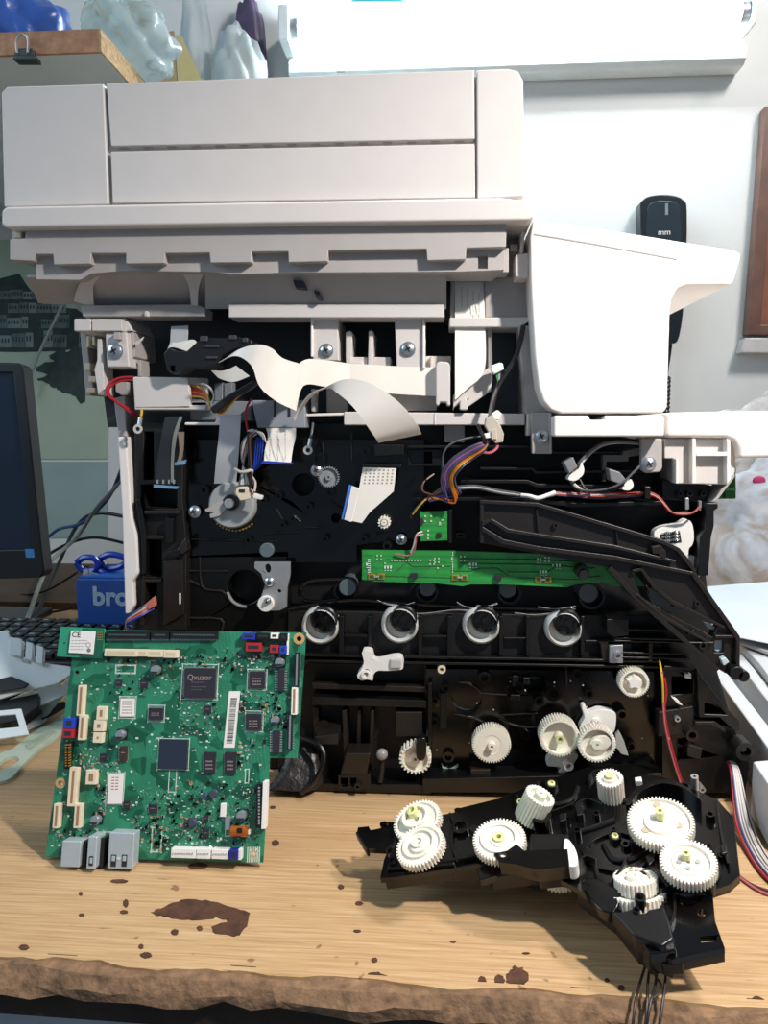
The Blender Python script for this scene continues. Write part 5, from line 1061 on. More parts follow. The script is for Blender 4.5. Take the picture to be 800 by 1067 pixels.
# labels on the board
for a, nm in (((252, 234, 294, 284), 'label'), ((217, 446, 262, 527), 'label'), ((543, 214, 582, 371), 'label')):
    (x0, y0), (x1, y1) = cxy(a[0], a[1]), cxy(a[2], a[3]); sk_ = (y1-y0)*.09
    big = nm and a[0] == 543
    if big: pts = [(x0+5, y0), (x1+2, y0), (x1-4, y1), (x0-1, y1)]
    else: pts = [(x0+sk_*.6, y0), (x1, y0), (x1-sk_*.6, y1), (x0, y1)]
    lb = MB().poly(BP, pts, BT, BT+(.0004 if big else .0010)).build('label', PAPER, bo_, label={252: 'small white chip label', 217: 'white label with red print', 543: 'tall white barcode label'}[a[0]])
    t = MB(); z = BT+(.00045 if big else .00105)
    def lrp(u, v): 
        A, Bq, Cq, D = pts; return (A[0]*(1-u)*(1-v)+Bq[0]*u*(1-v)+Cq[0]*u*v+D[0]*(1-u)*v, y0+(y1-y0)*v)
    if big:
        v = .12
        while v < .92:
            d = random.choice((.006, .006, .012, .018)); t.poly(BP, [lrp(.22, v), lrp(.78, v), lrp(.78, v+d), lrp(.22, v+d)], z-.0003, z); v += d+random.choice((.006, .01, .014))
        t.build('barcode', INK, lb)
    else:
        for i in range(5 if a[0] == 252 else 2):
            for j in range(5):
                if a[0] == 252: u0, v0, u1, v1 = .15+.15*j, .14+.16*i, .26+.15*j, .2+.16*i
                else: u0, v0, u1, v1 = .22+.28*i, .08+.10*j, .42+.28*i, .11+.10*j
                t.poly(BP, [lrp(u0, v0), lrp(u1, v0), lrp(u1, v1), lrp(u0, v1)], z-.0003, z)
        t.build('print_line', REDINK if a[0] == 217 else mat('soft_red_print', '#a8867e', .7), lb)
# electrolytic cans
for x, y, r in ((358, 154, 13), (700, 133, 13), (687, 293, 12), (261, 333, 13), (193, 568, 13), (595, 556, 14)):
    c_ = cxy(x, y); s = sc_at(*c_)*.375; p = BP.at(*c_, BT)
    q = MB().obox(p, U, Wd, BP.n, r*2.1*s, r*2.1*s, .0008).build('can_base', BK, bo_)
    MB().lathe(p+BP.n*.0008, BP.n, [(r*s*.95, 0), (r*s*.95, .0046), (r*s*.85, .0052)], 20).build('can', CAN, q)
    u_, w_ = U, Wd; vs = [p+BP.n*.00605+(U*math.cos(a)+Wd*math.sin(a))*r*s*.84 for a in [math.radians(200+i*20) for i in range(8)]]
    MB().solid([vs], BP.n*.0001).build('can_mark', CHIP, q)
# left side sockets
SL = mat('tan_slot', '#9a7452', .5)
for a, f in (((130, 200, 156, 280), .32), ((134, 283, 160, 348), .34), ((104, 430, 138, 530), .36), ((64, 530, 88, 592), .32), ((122, 530, 148, 592), .32), ((158, 435, 187, 472), .3), ((188, 258, 213, 293), .36), ((180, 296, 208, 325), .34), ((178, 330, 204, 357), .4)):
    c = conn(IVORY, *a, .0045, SL, 'ribbon_socket', f, pins=max(3, int((a[3]-a[1])/7)), psides='r')
conn(BLUEP, 97, 290, 125, 317, .006, CHIP, 'plug_socket', .25); conn(REDP, 93, 320, 122, 343, .006, CHIP, 'plug_socket', .25)
q = conn(BK, 95, 358, 118, 428, .005, None, 'pin_header'); t = MB()
for i in range(9):
    for x in (102, 111): comp('', GOLD, x-1.5, 362+i*7.2, x+1.5, 365+i*7.2, BT+.0075, BT+.0045, mbo=t)
t.build('pins', GOLD, q)
# right side sockets
for m, a, sl in ((BK, (738, 108, 750, 200), STEEL), (WHITE, (729, 205, 744, 278), SL), (BK, (719, 280, 731, 375), STEEL)): conn(m, *a, .0045, sl, 'ribbon_socket', .3, pins=14, psides='r' if a[0] != 719 else 'r')
q = conn(BK, 631, 476, 648, 590, .006, None, 'power_header'); t = MB()
for i in range(12): comp('', LEADS, 637, 480+i*9, 642, 485+i*9, BT+.0064, BT+.004, mbo=t)
t.build('pins', LEADS, q); comp('header_wall', WHITE, 648, 470, 659, 592, BT+.0075, parent=q)
# bottom edge
for a in ((395, 653, 463, 677), (465, 654, 504, 679), (508, 655, 553, 680)):
    q = conn(WHITE, *a, .006, None, 'header'); t = MB(); n = int((a[2]-a[0])/7)
    for i in range(n): comp('', LEADS, a[0]+4+i*6.8, a[1]+10, a[0]+6.5+i*6.8, a[1]+13, BT+.0068, BT+.005, mbo=t)
    t.build('pins', LEADS, q)
conn(mat('navy_plug', '#1d2a86', .4), 556, 657, 581, 680, .0075, CHIP, 'plug_socket', .3); comp('socket_rim', WHITE, 581, 655, 590, 682, BT+.006)
SH = mat('socket_steel', '#b7c3c9', .34, metal=.35, noise=.06)
ub = comp('usb_socket', SH, 90, 634, 142, 700, BT+.0115, bevel=.0008, label='square steel socket'); comp('socket_shadow', BK, 142, 634, 158, 696, BT+.008, parent=ub)
ua = comp('usb_socket', SH, 162, 622, 187, 704, BT+.0135, bevel=.0008, label='narrow upright steel socket'); comp('socket_side', BK, 187, 626, 208, 704, BT+.008, parent=ua); comp('spring_tab', CHIP, 167, 674, 178, 698, BT+.0137, BT+.012, 0, parent=ua); comp('spring_tab', SH, 169, 678, 176, 692, BT+.0141, BT+.012, parent=ua)
un = comp('network_socket', SH, 221, 612, 290, 704, BT+.0105, bevel=.0008, label='wide steel network socket')
for x in (228, 258): comp('spring_tab', CHIP, x, 670, x+14, 700, BT+.0107, BT+.009, 0, parent=un); comp('spring_tab', SH, x+2, 673, x+11, 686, BT+.0113, BT+.009, parent=un)
comp('indicator_window', mat('pale_window', '#c7d0d4', .3), 244, 676, 254, 682, BT+.0108, BT+.009, 0, parent=un)
# coil, blobs and loose small parts
c_ = cxy(584, 603); s = sc_at(*c_)*.375; p = BP.at(*c_, BT+.004)
q = MB().lathe(p-U*.0075*.8, U, [(.002, 0), (.0034, .001), (.0034, .011), (.002, .012)], 16).build('inductor', mat('copper_coil', '#b8682a', .3, metal=.5), bo_, label='copper coil'); comp('coil_core', BK, 578, 596, 592, 608, BT+.0078, BT+.004, parent=q)
comp('coil_end', WHITE, 605, 600, 614, 612, BT+.004); comp('crystal', WHITE, 532, 528, 546, 562, BT+.003); comp('crystal', CAN, 545, 565, 558, 598, BT+.003)
for x, y, r in ((515, 498, 12), (457, 578, 12), (490, 505, 9)): c_ = cxy(x, y); MB().lathe(BP.at(*c_, BT), BP.n, [(r*s, 0), (r*s, .002), (r*s*.8, .003)], 12).build('inductor', mat('slate_inductor%d' % x, '#3c4656', .4), bo_)
# small surface parts, one mesh per kind shared by its copies
kinds = []
for nm, m, w, h, z in (('resistor', CHIP, .0018, .001, .0006), ('capacitor', mat('tan_capacitor', '#a98a68', .5), .0017, .001, .0009), ('capacitor', mat('grey_capacitor', '#a7aba6', .4), .0015, .0009, .0008), ('diode', mat('black_diode', '#1b1b1e', .4), .0026, .0016, .0012)):
    kinds.append((nm, m, w, h, z))
regions = [(220, 150, 420, 230, 16), (420, 240, 560, 340, 22), (440, 460, 640, 640, 70), (285, 480, 420, 600, 34), (540, 90, 690, 160, 30), (585, 210, 700, 280, 22), (150, 410, 260, 440, 12), (60, 595, 210, 630, 18), (330, 560, 480, 640, 34), (180, 470, 220, 560, 14), (215, 110, 560, 145, 30), (640, 60, 700, 120, 8), (300, 590, 400, 660, 8), (100, 380, 190, 430, 14), (560, 240, 600, 260, 6), (640, 220, 730, 320, 20), (560, 340, 660, 420, 14)]
first = {}; count = {}; rest = {}
for x0, y0, x1, y1, n in regions:
    for _ in range(n):
        x, y = free(x0, y0, x1, y1); k = random.randrange(4) if random.random() < .5 else random.choice((0, 1, 2))
        nm, m, w, h, z = kinds[k]; p = BP.at(*cxy(x, y), BT); a, b_ = (U, Wd) if random.random() < .5 else (Wd, -U)
        count[nm] = count.get(nm, 0)+1
        if count[nm] > 95: rest.setdefault(k, MB()).obox(p, a, b_, BP.n, w, h, z); continue
        if k not in first:
            mb = MB(); o3 = ORG[bo_.name]; mb.obox(V((0, 0, 0))+o3, V((1, 0, 0)), V((0, 1, 0)), V((0, 0, 1)), w, h, z)
            e = MB(); ob = mb.build(nm, m, bo_)
            # silver ends as material slot faces
            first[k] = ob
        else:
            ob = first[k].copy(); C.objects.link(ob); ob.parent = bo_
        ob.matrix_basis = Matrix.Translation(p-ORG[bo_.name]) @ Matrix((a, b_, BP.n)).transposed().to_4x4()
for k, mb in rest.items(): tag(mb.build('small_'+kinds[k][0], kinds[k][1], bo_), kind='stuff')
# solder ends scattered beside them
mb = MB()
for x0, y0, x1, y1, n in regions:
    for _ in range(int(n*2.2)): x, y = free(x0, y0, x1, y1); comp('', LEADS, x, y, x+random.uniform(1.2, 3.2), y+random.uniform(1.2, 3.2), BT+.0004, mbo=mb)
tag(mb.build('solder_joint', LEADS, bo_), kind='stuff')
# ------------------------------------------------------------------ gear drive unit lying on the bench
Q1, Q2, Q3 = B(752, 990, .030), B(395, 893, .025), B(640, 806, .064)
nD = (Q2-Q1).cross(Q3-Q1).normalized()
if nD.z < 0: nD = -nD
DP = Pl(Q1, nD)
du = thing('drive_unit', 'black drive unit full of white gears lying in front of the printer', 'gear unit', B(600, 930))
def dk_(name, m, pts, h1, h0, bevel=.0008, holes=(), parent=None, label=None, seg=2): return MB().poly(DP, pts, h0, h1, holes).build(name, m, parent or du, bevel=bevel, label=label, seg=seg)
plate = dk_('gear_frame', BLACKG, [(372, 866), (373, 862), (384, 861), (386, 865), (425, 857), (480, 845), (520, 832), (560, 816), (610, 800), (650, 797), (672, 806), (700, 812), (722, 822), (748, 834), (764, 852), (771, 912), (760, 922), (742, 928), (745, 960), (755, 988), (700, 1000), (664, 985), (640, 955), (600, 925), (560, 905), (500, 900), (470, 905), (412, 914), (396, 915), (400, 896), (404, 885), (384, 884)],
            0, -.004, .0012, holes=[circ(400, 859, 4.5, 14, 3.5), circ(477, 844, 4, 12, 2.5), circ(716, 937, 8.5, 18, 7), circ(731, 951, 4.5, 14, 4.2), [(729, 976), (749, 974), (750, 980), (730, 982)]])
# skirt walls hanging from the rim down to the bench
def wall(pts, d=.016, m=BROWNB, th=.0018, nm='frame_wall'):
    mb = MB()
    for a, b in zip(pts, pts[1:]):
        A, Bq = DP.at(*a, -.001), DP.at(*b, -.001); e = (Bq-A); 
        if e.length < 1e-5: continue
        side = nD.cross(e).normalized()*th
        mb.solid([[A, Bq, Bq-nD*d, A-nD*d]], side)
    return mb.build(nm, m, du, bevel=.0003)
wall([(400, 914), (470, 906), (500, 900)], .010); wall([(500, 899), (512, 912), (552, 907), (566, 905)], .012); wall([(566, 906), (600, 912)], .012)
wall([(700, 1000), (755, 988)], .010); wall([(755, 988), (745, 960), (742, 930)], .010); wall([(742, 928), (760, 922), (771, 912)], .006); wall([(384, 884), (373, 866)], .006); wall([(600, 925), (640, 955), (664, 985), (700, 1000)], .014, BLACK)
# legs of the gear case resting on the bench
for x, y in ((440, 862), (690, 915), (725, 880), (560, 850), (640, 840)):
    t_ = DP.at(x, y, -.003); MB().lathe((t_.x, t_.y, .0), (0, 0, 1), [(.007, 0), (.006, .004), (.006, t_.z)], 14).build('case_foot', BLACK, du)
MB().solid([[B(x, y, .004) for x, y in ((540, 868), (640, 890), (700, 885), (690, 852), (570, 852))]], V((0, 0, .03))).build('lower_case', BLACK, du, bevel=.003)
# raised zones and ribs on the frame
dk_('frame_step', BLACK, [(412, 862), (470, 852), (474, 900), (402, 906)], .002, -.002, .001); dk_('frame_step', BLACK, [(552, 868), (592, 868), (600, 898), (552, 902)], .008, -.002, .0012, label=None)
dk_('frame_flap', BROWNB, [(498, 900), (516, 893), (540, 890), (553, 897), (553, 907), (512, 915)], .000, -.004, .0008); dk_('frame_flap', BROWNB, [(553, 906), (590, 902), (596, 914), (562, 918)], .001, -.006, .0008); dk_('flap_hole', BLACKG, [(496, 905), (512, 899), (518, 912), (500, 917)], .0015, -.004, .0005)
dk_('cover_bridge', BLACKG, [(514, 889), (528, 886), (538, 879), (546, 886), (592, 884), (594, 902), (560, 906), (536, 900), (520, 898)], .012, .002, .0012, holes=[circ(524, 890.5, 3.5, 12, 2.4)])
for pts in ([(560, 836), (580, 838), (596, 832), (602, 820)], [(604, 866), (618, 862), (640, 854)], [(620, 895), (622, 912), (630, 925)], [(632, 925), (655, 912), (672, 900), (684, 885), (690, 870)], [(660, 968), (690, 960), (690, 940), (695, 920)], [(700, 925), (742, 918)], [(740, 880), (748, 905), (745, 918)], [(640, 826), (655, 836), (668, 828)], [(628, 880), (640, 896), (664, 893), (680, 880)], [(560, 815), (566, 836)], [(650, 965), (664, 962), (664, 982)]):
    MB().tube([DP.at(*p, .001) for p in pts], .0014, k=4).build('frame_rib', BLACK, du)
def dboss(x, y, r, h1, m=BLACK, hole=.55, h0=-.001, parent=None, name='boss'):
    s = (DP.at(x+1, y)-DP.at(x, y)).length; return MB().lathe(DP.at(x, y, h0), nD, [(r*s, 0), (r*s, h1-h0), (r*s*hole, h1-h0), (r*s*hole*.9, max(.0005, (h1-h0)*.3))], 20).build(name, m, parent or du)
for x, y in ((575, 821), (543, 840), (641, 876), (579, 880), (658, 915)):
    dboss(x, y, 6.5, .003, BLACK, .8); s = (DP.at(x+1, y)-DP.at(x, y)).length; MB().lathe(DP.at(x, y, .0), nD, [(3.8*s, 0), (3.8*s, .0042), (2.6*s, .0046), (2.4*s, .003)], 16).build('axle_pin', GREASE, du)
dboss(566, 866, 11, .012, BLACKG, .6); dboss(568, 866, 5.5, .009, BROWNB, .5)
dboss(498, 872, 8, .003, BLACKG, .6); dboss(410, 902, 5, .003, BLACKG, .6); dboss(714, 828, 6, .006, BLACKG, .6); dboss(724, 822, 4, .009, STEEL, .4); dboss(716, 936, 10, .001, BLACK, .8); dboss(480, 866, 9, .003, BLACKG, .7)
dk_('gear_wall', BLACKG, s2([(656, 838), (668, 824), (690, 816), (714, 822), (730, 834), (726, 830), (712, 818), (690, 812), (664, 820), (652, 836)], 3), .010, -.001, .0008)
dk_('gear_wall', BLACK, [(688, 908), (696, 918), (742, 920), (744, 910), (746, 914), (744, 924), (694, 923), (686, 912)], .006, -.002, .0008)
dk_('gear_pocket', BLACKG, s2([(605, 880), (625, 866), (650, 862), (672, 875), (676, 893), (664, 906), (640, 908), (615, 900)], 3), .002, -.001, .0008, holes=[s2([(612, 882), (628, 871), (648, 868), (666, 878), (668, 892), (658, 900), (640, 902), (620, 896)], 3)])
def DG(px, py, rpx, teeth, h0, th, n=None, **k):
    s = (DP.at(px+1, py)-DP.at(px, py)).length; n = n or nD
    return MB().gear(DP.at(px, py, h0+th)-n*th, n, rpx*s, teeth, th, **k).build('gear', k.pop('m', None) or GEAR, du)
def gring(g, px, py, h, r0, r1, dz=.0012, n=None, m=GEAR, name='gear_ridge'):
    s = (DP.at(px+1, py)-DP.at(px, py)).length; MB().ring(DP.at(px, py, h), n or nD, r0*s, r1*s, dz, 32).build(name, m, g)
nL = (nD+V((-.22, -.02, 0))).normalized()
g = DG(434, 854, 25, 42, .003, .005, nL, rim=.84, web=.75, hub=.45, hubh=1.15, hole=.12); gring(g, 434, 853, .008, 14, 11, .003, nL)
s = (DP.at(435, 854)-DP.at(434, 854)).length; MB().lathe(DP.at(432, 850, .007), nL, [(5.5*s, 0), (5.5*s, .005), (3*s, .0055), (2.8*s, .003)], 18).build('gear_hub', GREASE, g)
g = DG(437, 880, 25, 42, .009, .005, nL, rim=.84, web=.75, hub=.38, hubh=1.1, hole=.12); gring(g, 437, 880, .0125, 17, 14.5, .0018, nL); gring(g, 437, 880, .0125, 7, 4, .003, nL)
g = DG(520, 874, 27, 46, .006, .005, None, rim=.84, web=.85, hub=.36, hubh=1.0, hole=.14); gring(g, 520, 874, .0102, 19, 16, .0014); gring(g, 520, 874, .0102, 6, 2.6, .002, None, GREASE, 'gear_hub')
g = DG(688, 855, 34, 54, .008, .006, None, rim=.88, web=.7, hub=.5, hubh=.95, hole=.08); gring(g, 688, 854, .0122, 5, 2.2, .007, None, GREASE, 'gear_hub')
for a in (20, 140, 260): 
    s = (DP.at(689, 856)-DP.at(688, 856)).length; q = DP.at(688+20*math.cos(math.radians(a)), 855+16*math.sin(math.radians(a)), .0122); MB().lathe(q, nD, [(4*s, 0), (4*s, .0006)], 14).build('gear_hole', mat('warm_hole_floor%d' % a, '#b5a690', .5), g)
g = DG(717, 897, 29, 46, .010, .006, None, rim=.76, web=.72, hub=.58, hubh=.9, hole=.08); gring(g, 715, 894, .0155, 4.6, 2, .004, None, GREASE, 'gear_hub')
for a in (10, 90, 170): q = DP.at(717+10*math.cos(math.radians(a)), 897+8*math.sin(math.radians(a)), .0154); MB().lathe(q, nD, [(2.4*s, 0), (2.4*s, .0006)], 12).build('gear_hole', mat('grey_hole_floor%d' % a, '#a8a5a0', .5), g)
# small tall pinion behind, pale clutch pieces, half hidden gears in front
c = DP.at(637, 830, .0); s = (DP.at(638, 830)-DP.at(637, 830)).length
mb = MB(); g = mb.gear(c, nD, 14*s, 24, .015, rim=.7, web=.9, hub=.5, hubh=1.05, hole=.12, tooth=.12).build('gear', GEAR, du); MB().lathe(c+nD*.0145, nD, [(4.5*s, 0), (4.5*s, .003), (2.5*s, .003)], 16).build('gear_hub', GREASE, g)
c = DP.at(551, 853, .004); mb = MB().gear(c, (nD+V((.5, .1, 0))).normalized(), 16*s, 28, .018, rim=.7, web=.8, hub=.4, hole=.1, tooth=.1); mb.build('gear', mat('pale_green_nylon', '#dfe0cf', .4, sss=.1), du)
dk_('clutch_piece', WHITE, s2([(588, 874), (594, 876), (600, 886), (602, 896), (600, 902), (592, 902), (587, 890)], 3), .012, .002, .001)
c = DP.at(667, 962, -.016); ax = V((-.12, .12, 1)).normalized()
g = MB().gear(c, ax, 27*s, 40, .018, rim=.8, web=.9, hub=.6, hubh=1.05, hole=.1, tooth=.07).build('gear', GEAR, du); MB().gear(c+ax*.018, ax, 20*s, 32, .007, rim=.7, web=.8, hub=.4, hole=.1, tooth=.07).build('gear_tier', GEAR, g)
c = DP.at(583, 912, -.016); MB().gear(c, nD, 22*s, 36, .008, rim=.8, web=.8, hub=.4, hole=.1).build('gear', GEAR, du)
dk_('gear_cover', BLACKG, s2([(606, 918), (622, 915), (645, 925), (668, 906), (690, 894), (700, 905), (690, 918), (672, 912), (650, 930), (640, 950), (622, 945)], 3), .004, -.004, .001)
dk_('front_cover', BLACK, [(636, 948), (646, 950), (660, 946), (664, 951), (672, 951), (676, 947), (692, 944), (698, 960), (702, 978), (690, 986), (660, 974)], .008, -.004, .0012)
boss_ = dboss(668, 950, 6, .010, BLACK, .6)
dk_('front_block', BLACKG, [(664, 974), (688, 970), (704, 978), (705, 990), (676, 994)], .004, -.012, .001); dk_('foot_block', BROWNB, [(686, 985), (712, 981), (712, 1004), (690, 1006)], -.004, -.012, .0008)
dk_('bottom_flap', mat('grey_lit_flap', '#77746f', .5), [(606, 930), (620, 912), (624, 918), (622, 942)], -.002, -.004, .0005)
dk_('side_tab', mat('brown_grey_side_tab', '#3c3632', .45), [(700, 918), (742, 914), (742, 930), (714, 934), (700, 930)], .001, -.003, .0006)  # tab a little lighter and browner than the frame
# more ribs, wells and catches of the moulded frame
for pts, h in (([(470, 850), (474, 862), (472, 880), (478, 900)], .003), ([(540, 832), (548, 848), (570, 850), (596, 842)], .004), ([(600, 842), (612, 836), (628, 842)], .004), ([(612, 818), (618, 808), (640, 804)], .004), ([(748, 838), (752, 870), (760, 905)], .004), ([(600, 905), (612, 898), (622, 902)], .006), ([(655, 900), (650, 912), (640, 925)], .006), ([(420, 862), (414, 880), (404, 890)], .003), ([(452, 902), (500, 893)], .003), ([(704, 935), (704, 958), (696, 975)], .003)):
    A_ = [DP.at(*p, 0) for p in pts]; MB().loft([p+nD*h for p in A_], A_, .0012, 4).build('frame_web', BLACK, du)
for x, y, r, h in ((604, 852, 5, .004), (622, 856, 4, .006), (592, 858, 3, .003), (652, 884, 5, .003), (700, 930, 4, .003), (740, 856, 5, .005), (752, 896, 4, .003), (450, 850, 4, .003), (463, 884, 5, .003), (612, 930, 4, .004), (640, 870, 3, .004), (664, 962, 4, .009), (602, 872, 4, .005)): dboss(x, y, r, h, BLACKG, .55)
for pts in ([(598, 838), (604, 836), (608, 848), (601, 850)], [(672, 892), (680, 886), (682, 896), (676, 902)], [(488, 862), (494, 858), (500, 862), (494, 868)], [(750, 880), (756, 878), (758, 888), (752, 890)], [(582, 848), (590, 846), (590, 854), (583, 856)]): dk_('catch', BLACK, pts, .006, -.001, .0006)
dk_('white_catch', WHITE, [(661, 810), (668, 809), (669, 814), (662, 814)], .004, 0, .0004)
# leads trailing over the bench edge
for i, pts in enumerate(([(676, 996, .012), (668, 1020, .006), (662, 1044, .004), (658, 1075, -.03), (650, 1110, -.07)], [(678, 998, .012), (675, 1022, .007), (674, 1046, .004), (671, 1080, -.03), (666, 1120, -.07)], [(685, 998, .012), (683, 1024, .007), (677, 1048, .004), (673, 1080, -.03), (676, 1120, -.07)], [(694, 1000, .012), (693, 1024, .008), (690, 1046, .004), (685, 1080, -.03), (680, 1120, -.07)])):
    MB().tube([B(*p[:2], p[2]) if p[2] > 0 else Pl(E0+pn*.014, pn).at(*p[:2]) for p in pts], .0007, 7).build('lead', mat('black_lead%d' % i, '#1b1512', .5), du)
MB().tube([B(682, 1016, .007), B(690, 1030, .006), B(680, 1040, .005)], .0006).build('lead', mat('brown_lead', '#3a2a22', .5), du)
# ------------------------------------------------------------------ things lying to the right
tray = thing('printer_cover', 'white plastic cover with rails lying on the bench to the right of printer', 'cover', B(790, 800))
tm = mat('cool_white_plastic', '#c6cacd', .4, noise=.02, bump=.04, bscale=900)
def slab(pts, z, th, name, m=tm, lab=None, b=.0015): return MB().solid([[B(x, y, z) for x, y in pts]], V((0, 0, -th))).build(name, m, tray, bevel=b, label=lab)
slab([(738, 622), (850, 606), (900, 700), (860, 700), (770, 668)], .066, .004, 'cover_sheet')
slab([(768, 668), (850, 672), (930, 800), (870, 800), (790, 690)], .06, .058, 'cover_step')
slab([(742, 700), (752, 694), (832, 796), (818, 804)], .048, .048, 'cover_rail'); slab([(764, 684), (771, 678), (870, 800), (856, 804)], .052, .052, 'cover_rail')
slab([(750, 696), (768, 684), (860, 806), (830, 812)], .03, .03, 'cover_groove', mat('shaded_cool_plastic', '#9fa5aa', .45))  # shade in the groove is put into its greyer plastic colour
slab([(784, 793), (860, 786), (890, 816), (806, 826)], .042, .042, 'cover_end')
sheet = slab([(725, 612), (850, 602), (900, 690), (770, 664)], .074, .0008, 'paper_sheet', mat('pale_blue_paper', '#bcc6d2', .6, noise=.05, nscale=15), 'pale blue sheet', 0)
# crumpled cloths and bags beyond
def clothm(name, a, b_, c_):
    m = mat(name, a, .75, bump=.5, bscale=30); N = m.node_tree.nodes; L = m.node_tree.links
    tc = N.new('ShaderNodeTexCoord'); n = N.new('ShaderNodeTexNoise'); n.inputs['Scale'].default_value = 11; n.inputs['Detail'].default_value = 5; n.inputs['Distortion'].default_value = 2.2; L.new(tc.outputs['Object'], n.inputs['Vector'])
    r = N.new('ShaderNodeValToRGB'); e = r.color_ramp.elements; e[0].position = .35; e[0].color = lin(b_); e[1].position = .65; e[1].color = lin(c_); x = e.new(.5); x.color = lin(a)
    L.new(n.outputs['Fac'], r.inputs['Fac']); L.new(r.outputs['Color'], N['Principled BSDF'].inputs['Base Color']); return m
def cloth_heap(name, m, c, rad, lab, cat, folds=7, amp=.16, seed=1, nx=56, ny=28):
    """a draped heap: dome with sharp running folds"""
    rnd = random.Random(seed); vs = []; fs = []
    ph = [(rnd.uniform(-1, 1), rnd.uniform(-1, 1), rnd.uniform(2.5, 6.5), rnd.uniform(0, 6)) for _ in range(folds)]
    for j in range(ny+1):
        for i in range(nx):
            th = PI/2*j/ny; a = 2*PI*i/nx; d = V((math.cos(a)*math.sin(th), math.sin(a)*math.sin(th), math.cos(th)))
            k = 1.0
            for fx_, fy_, fr, p_ in ph: k += amp/folds*2*(abs(math.sin((d.x*fx_+d.z*fy_+d.y*.5)*fr+p_))-.5)
            vs.append(V((c.x+d.x*rad[0]*k, c.y+d.y*rad[1]*k, c.z+max(0, d.z)*rad[2]*k)))
    for j in range(ny):
        for i in range(nx): fs.append([j*nx+i, j*nx+(i+1) % nx, (j+1)*nx+(i+1) % nx, (j+1)*nx+i])
    fs.append([ny*nx+i for i in range(nx)])
    return MB().add(vs, fs).build(name, m, label=lab, cat=cat, smooth_all=True, group='cloth heaps beyond the white cover')
q = P(800, 600, .62); cloth_heap('cloth_bundle', clothm('blue_white_cloth', '#aeb6c0', '#989089', '#c6ccd2'), V((q.x+.05, .665, 0)), (.155, .075, .215), 'pale blue and beige cloth bundle with a magenta mark beyond the white cover', 'cloth', seed=4, amp=.3, folds=9)
q = P(800, 540, .82); cloth_heap('cloth_bundle', clothm('white_pink_cloth', '#bdb8b6', '#8f8580', '#d0cccb'), V((q.x+.06, .862, 0)), (.2, .06, .335), 'tall white cloth heap standing behind the pale blue bundle', 'cloth', seed=9, amp=.3, folds=9)
ch_ = [o for o in C.objects if o.name.startswith('cloth_bundle')][0]; best = min((v.co+ch_.location for v in ch_.data.vertices), key=lambda p: (px_of(p)[0]-790)**2+(px_of(p)[1]-500)**2+(p.y-.58)*2000)
MB().blob(best+V((0, -.002, 0)), (.010, .0025, .007), 12, 8).build('printed_mark', mat('magenta_print', '#b0306a', .6), ch_, label='magenta printed mark', smooth_all=True)
# loom of pale wires coming out of the printer foot
lm = thing('wire_loom', 'loom of white and purple wires running over the bench at right', 'wires', B(775, 880))
lw = [('white', 0, 0), ('purple', .8, .001), ('white', 1.6, .001), ('red', -1, 0), ('white', 2.4, 0), ('white', 3.2, .001), ('purple', 4, 0), ('white', 4.8, .001), ('white', 5.6, .001), ('brown', 6.4, 0), ('white', 7.2, 0)]
for i, (c_, d, z) in enumerate(lw):
    pts = [PR.at(757+d*.8, 793, -.006+z), PR.at(762+d*1.0, 802, .012+z), B(766+d*1.6, 838, .016+z), B(771+d*2.0, 865, .006+z), B(782+d*2.2, 890, .002+z), B(798+d*2.5, 912, .002+z), B(824+d*3, 935, .002+z)]
    MB().tube(pts, .0008, 7).build('wire', WIRE[c_], lm)
for i, (c_, pts) in enumerate((('brown', [(768, 850), (778, 880), (790, 900), (815, 920)]), ('pink', [(770, 914), (785, 925), (800, 932), (830, 940)]), ('brown', [(760, 905), (780, 920), (800, 928), (830, 934)]))):
    MB().tube([B(x, y, .0012) for x, y in pts], .0009, 7).build('wire', WIRE[c_], lm)
# ------------------------------------------------------------------ frosted plastic scraps on the left
fr = mat('frosted_plastic', '#dbe4e5', .45, trans=.1, noise=.06, nscale=20, bump=.1, bscale=200)
fr2 = mat('frosted_plastic_dark', '#bccaca', .45, trans=.1, noise=.08, nscale=20)
bkm = mat('black_scrap_plastic', '#101214', .4)
def scrap(name, m, pts, z0, tilt, th, lab, cat, b=.0008, grp=None):
    c = B(sum(p[0] for p in pts)/len(pts), sum(p[1] for p in pts)/len(pts), z0)
    return MB().poly(Pl(c, tilt), pts, -th, 0).build(name, m, label=lab, cat=cat, bevel=b, group=grp or ('frosted plastic scraps in the pile' if name.startswith('frosted') else 'black plastic scraps in the pile'))
def fan(name, m, base, z, tilt, th, lab):
    t = thing(name, lab, 'plastic scrap', B(*base)); return t
t = thing('frosted_holder', 'frosted plastic holder with upright tabs leaning on the scrap pile', 'plastic part', B(30, 745))
pl1 = Pl(B(35, 752, .012), (.1, -.75, .6))
MB().poly(pl1, [(-40, 668), (8, 656), (13, 675), (18, 677), (24, 690), (32, 692), (32, 680), (44, 690), (56, 692), (72, 694), (75, 702), (60, 712), (20, 722), (-40, 740)], -.003, 0).build('holder_plate', fr, t, bevel=.0008)
for a, b_ in ((10, 663), (16, 664), (27, 668), (38, 672)):
    MB().poly(pl1, [(a, b_), (a+7, b_+2), (a+6, b_+20), (a-1, b_+18)], -.002, .006).build('holder_tab', fr, t, bevel=.0006)
scrap('frosted_sheet', fr, [(-40, 708), (20, 700), (74, 694), (72, 704), (34, 715), (0, 722), (-40, 745)], .034, (0, -.6, .8), .002, 'long frosted sheet lying across the top of the scrap pile', 'plastic scrap')
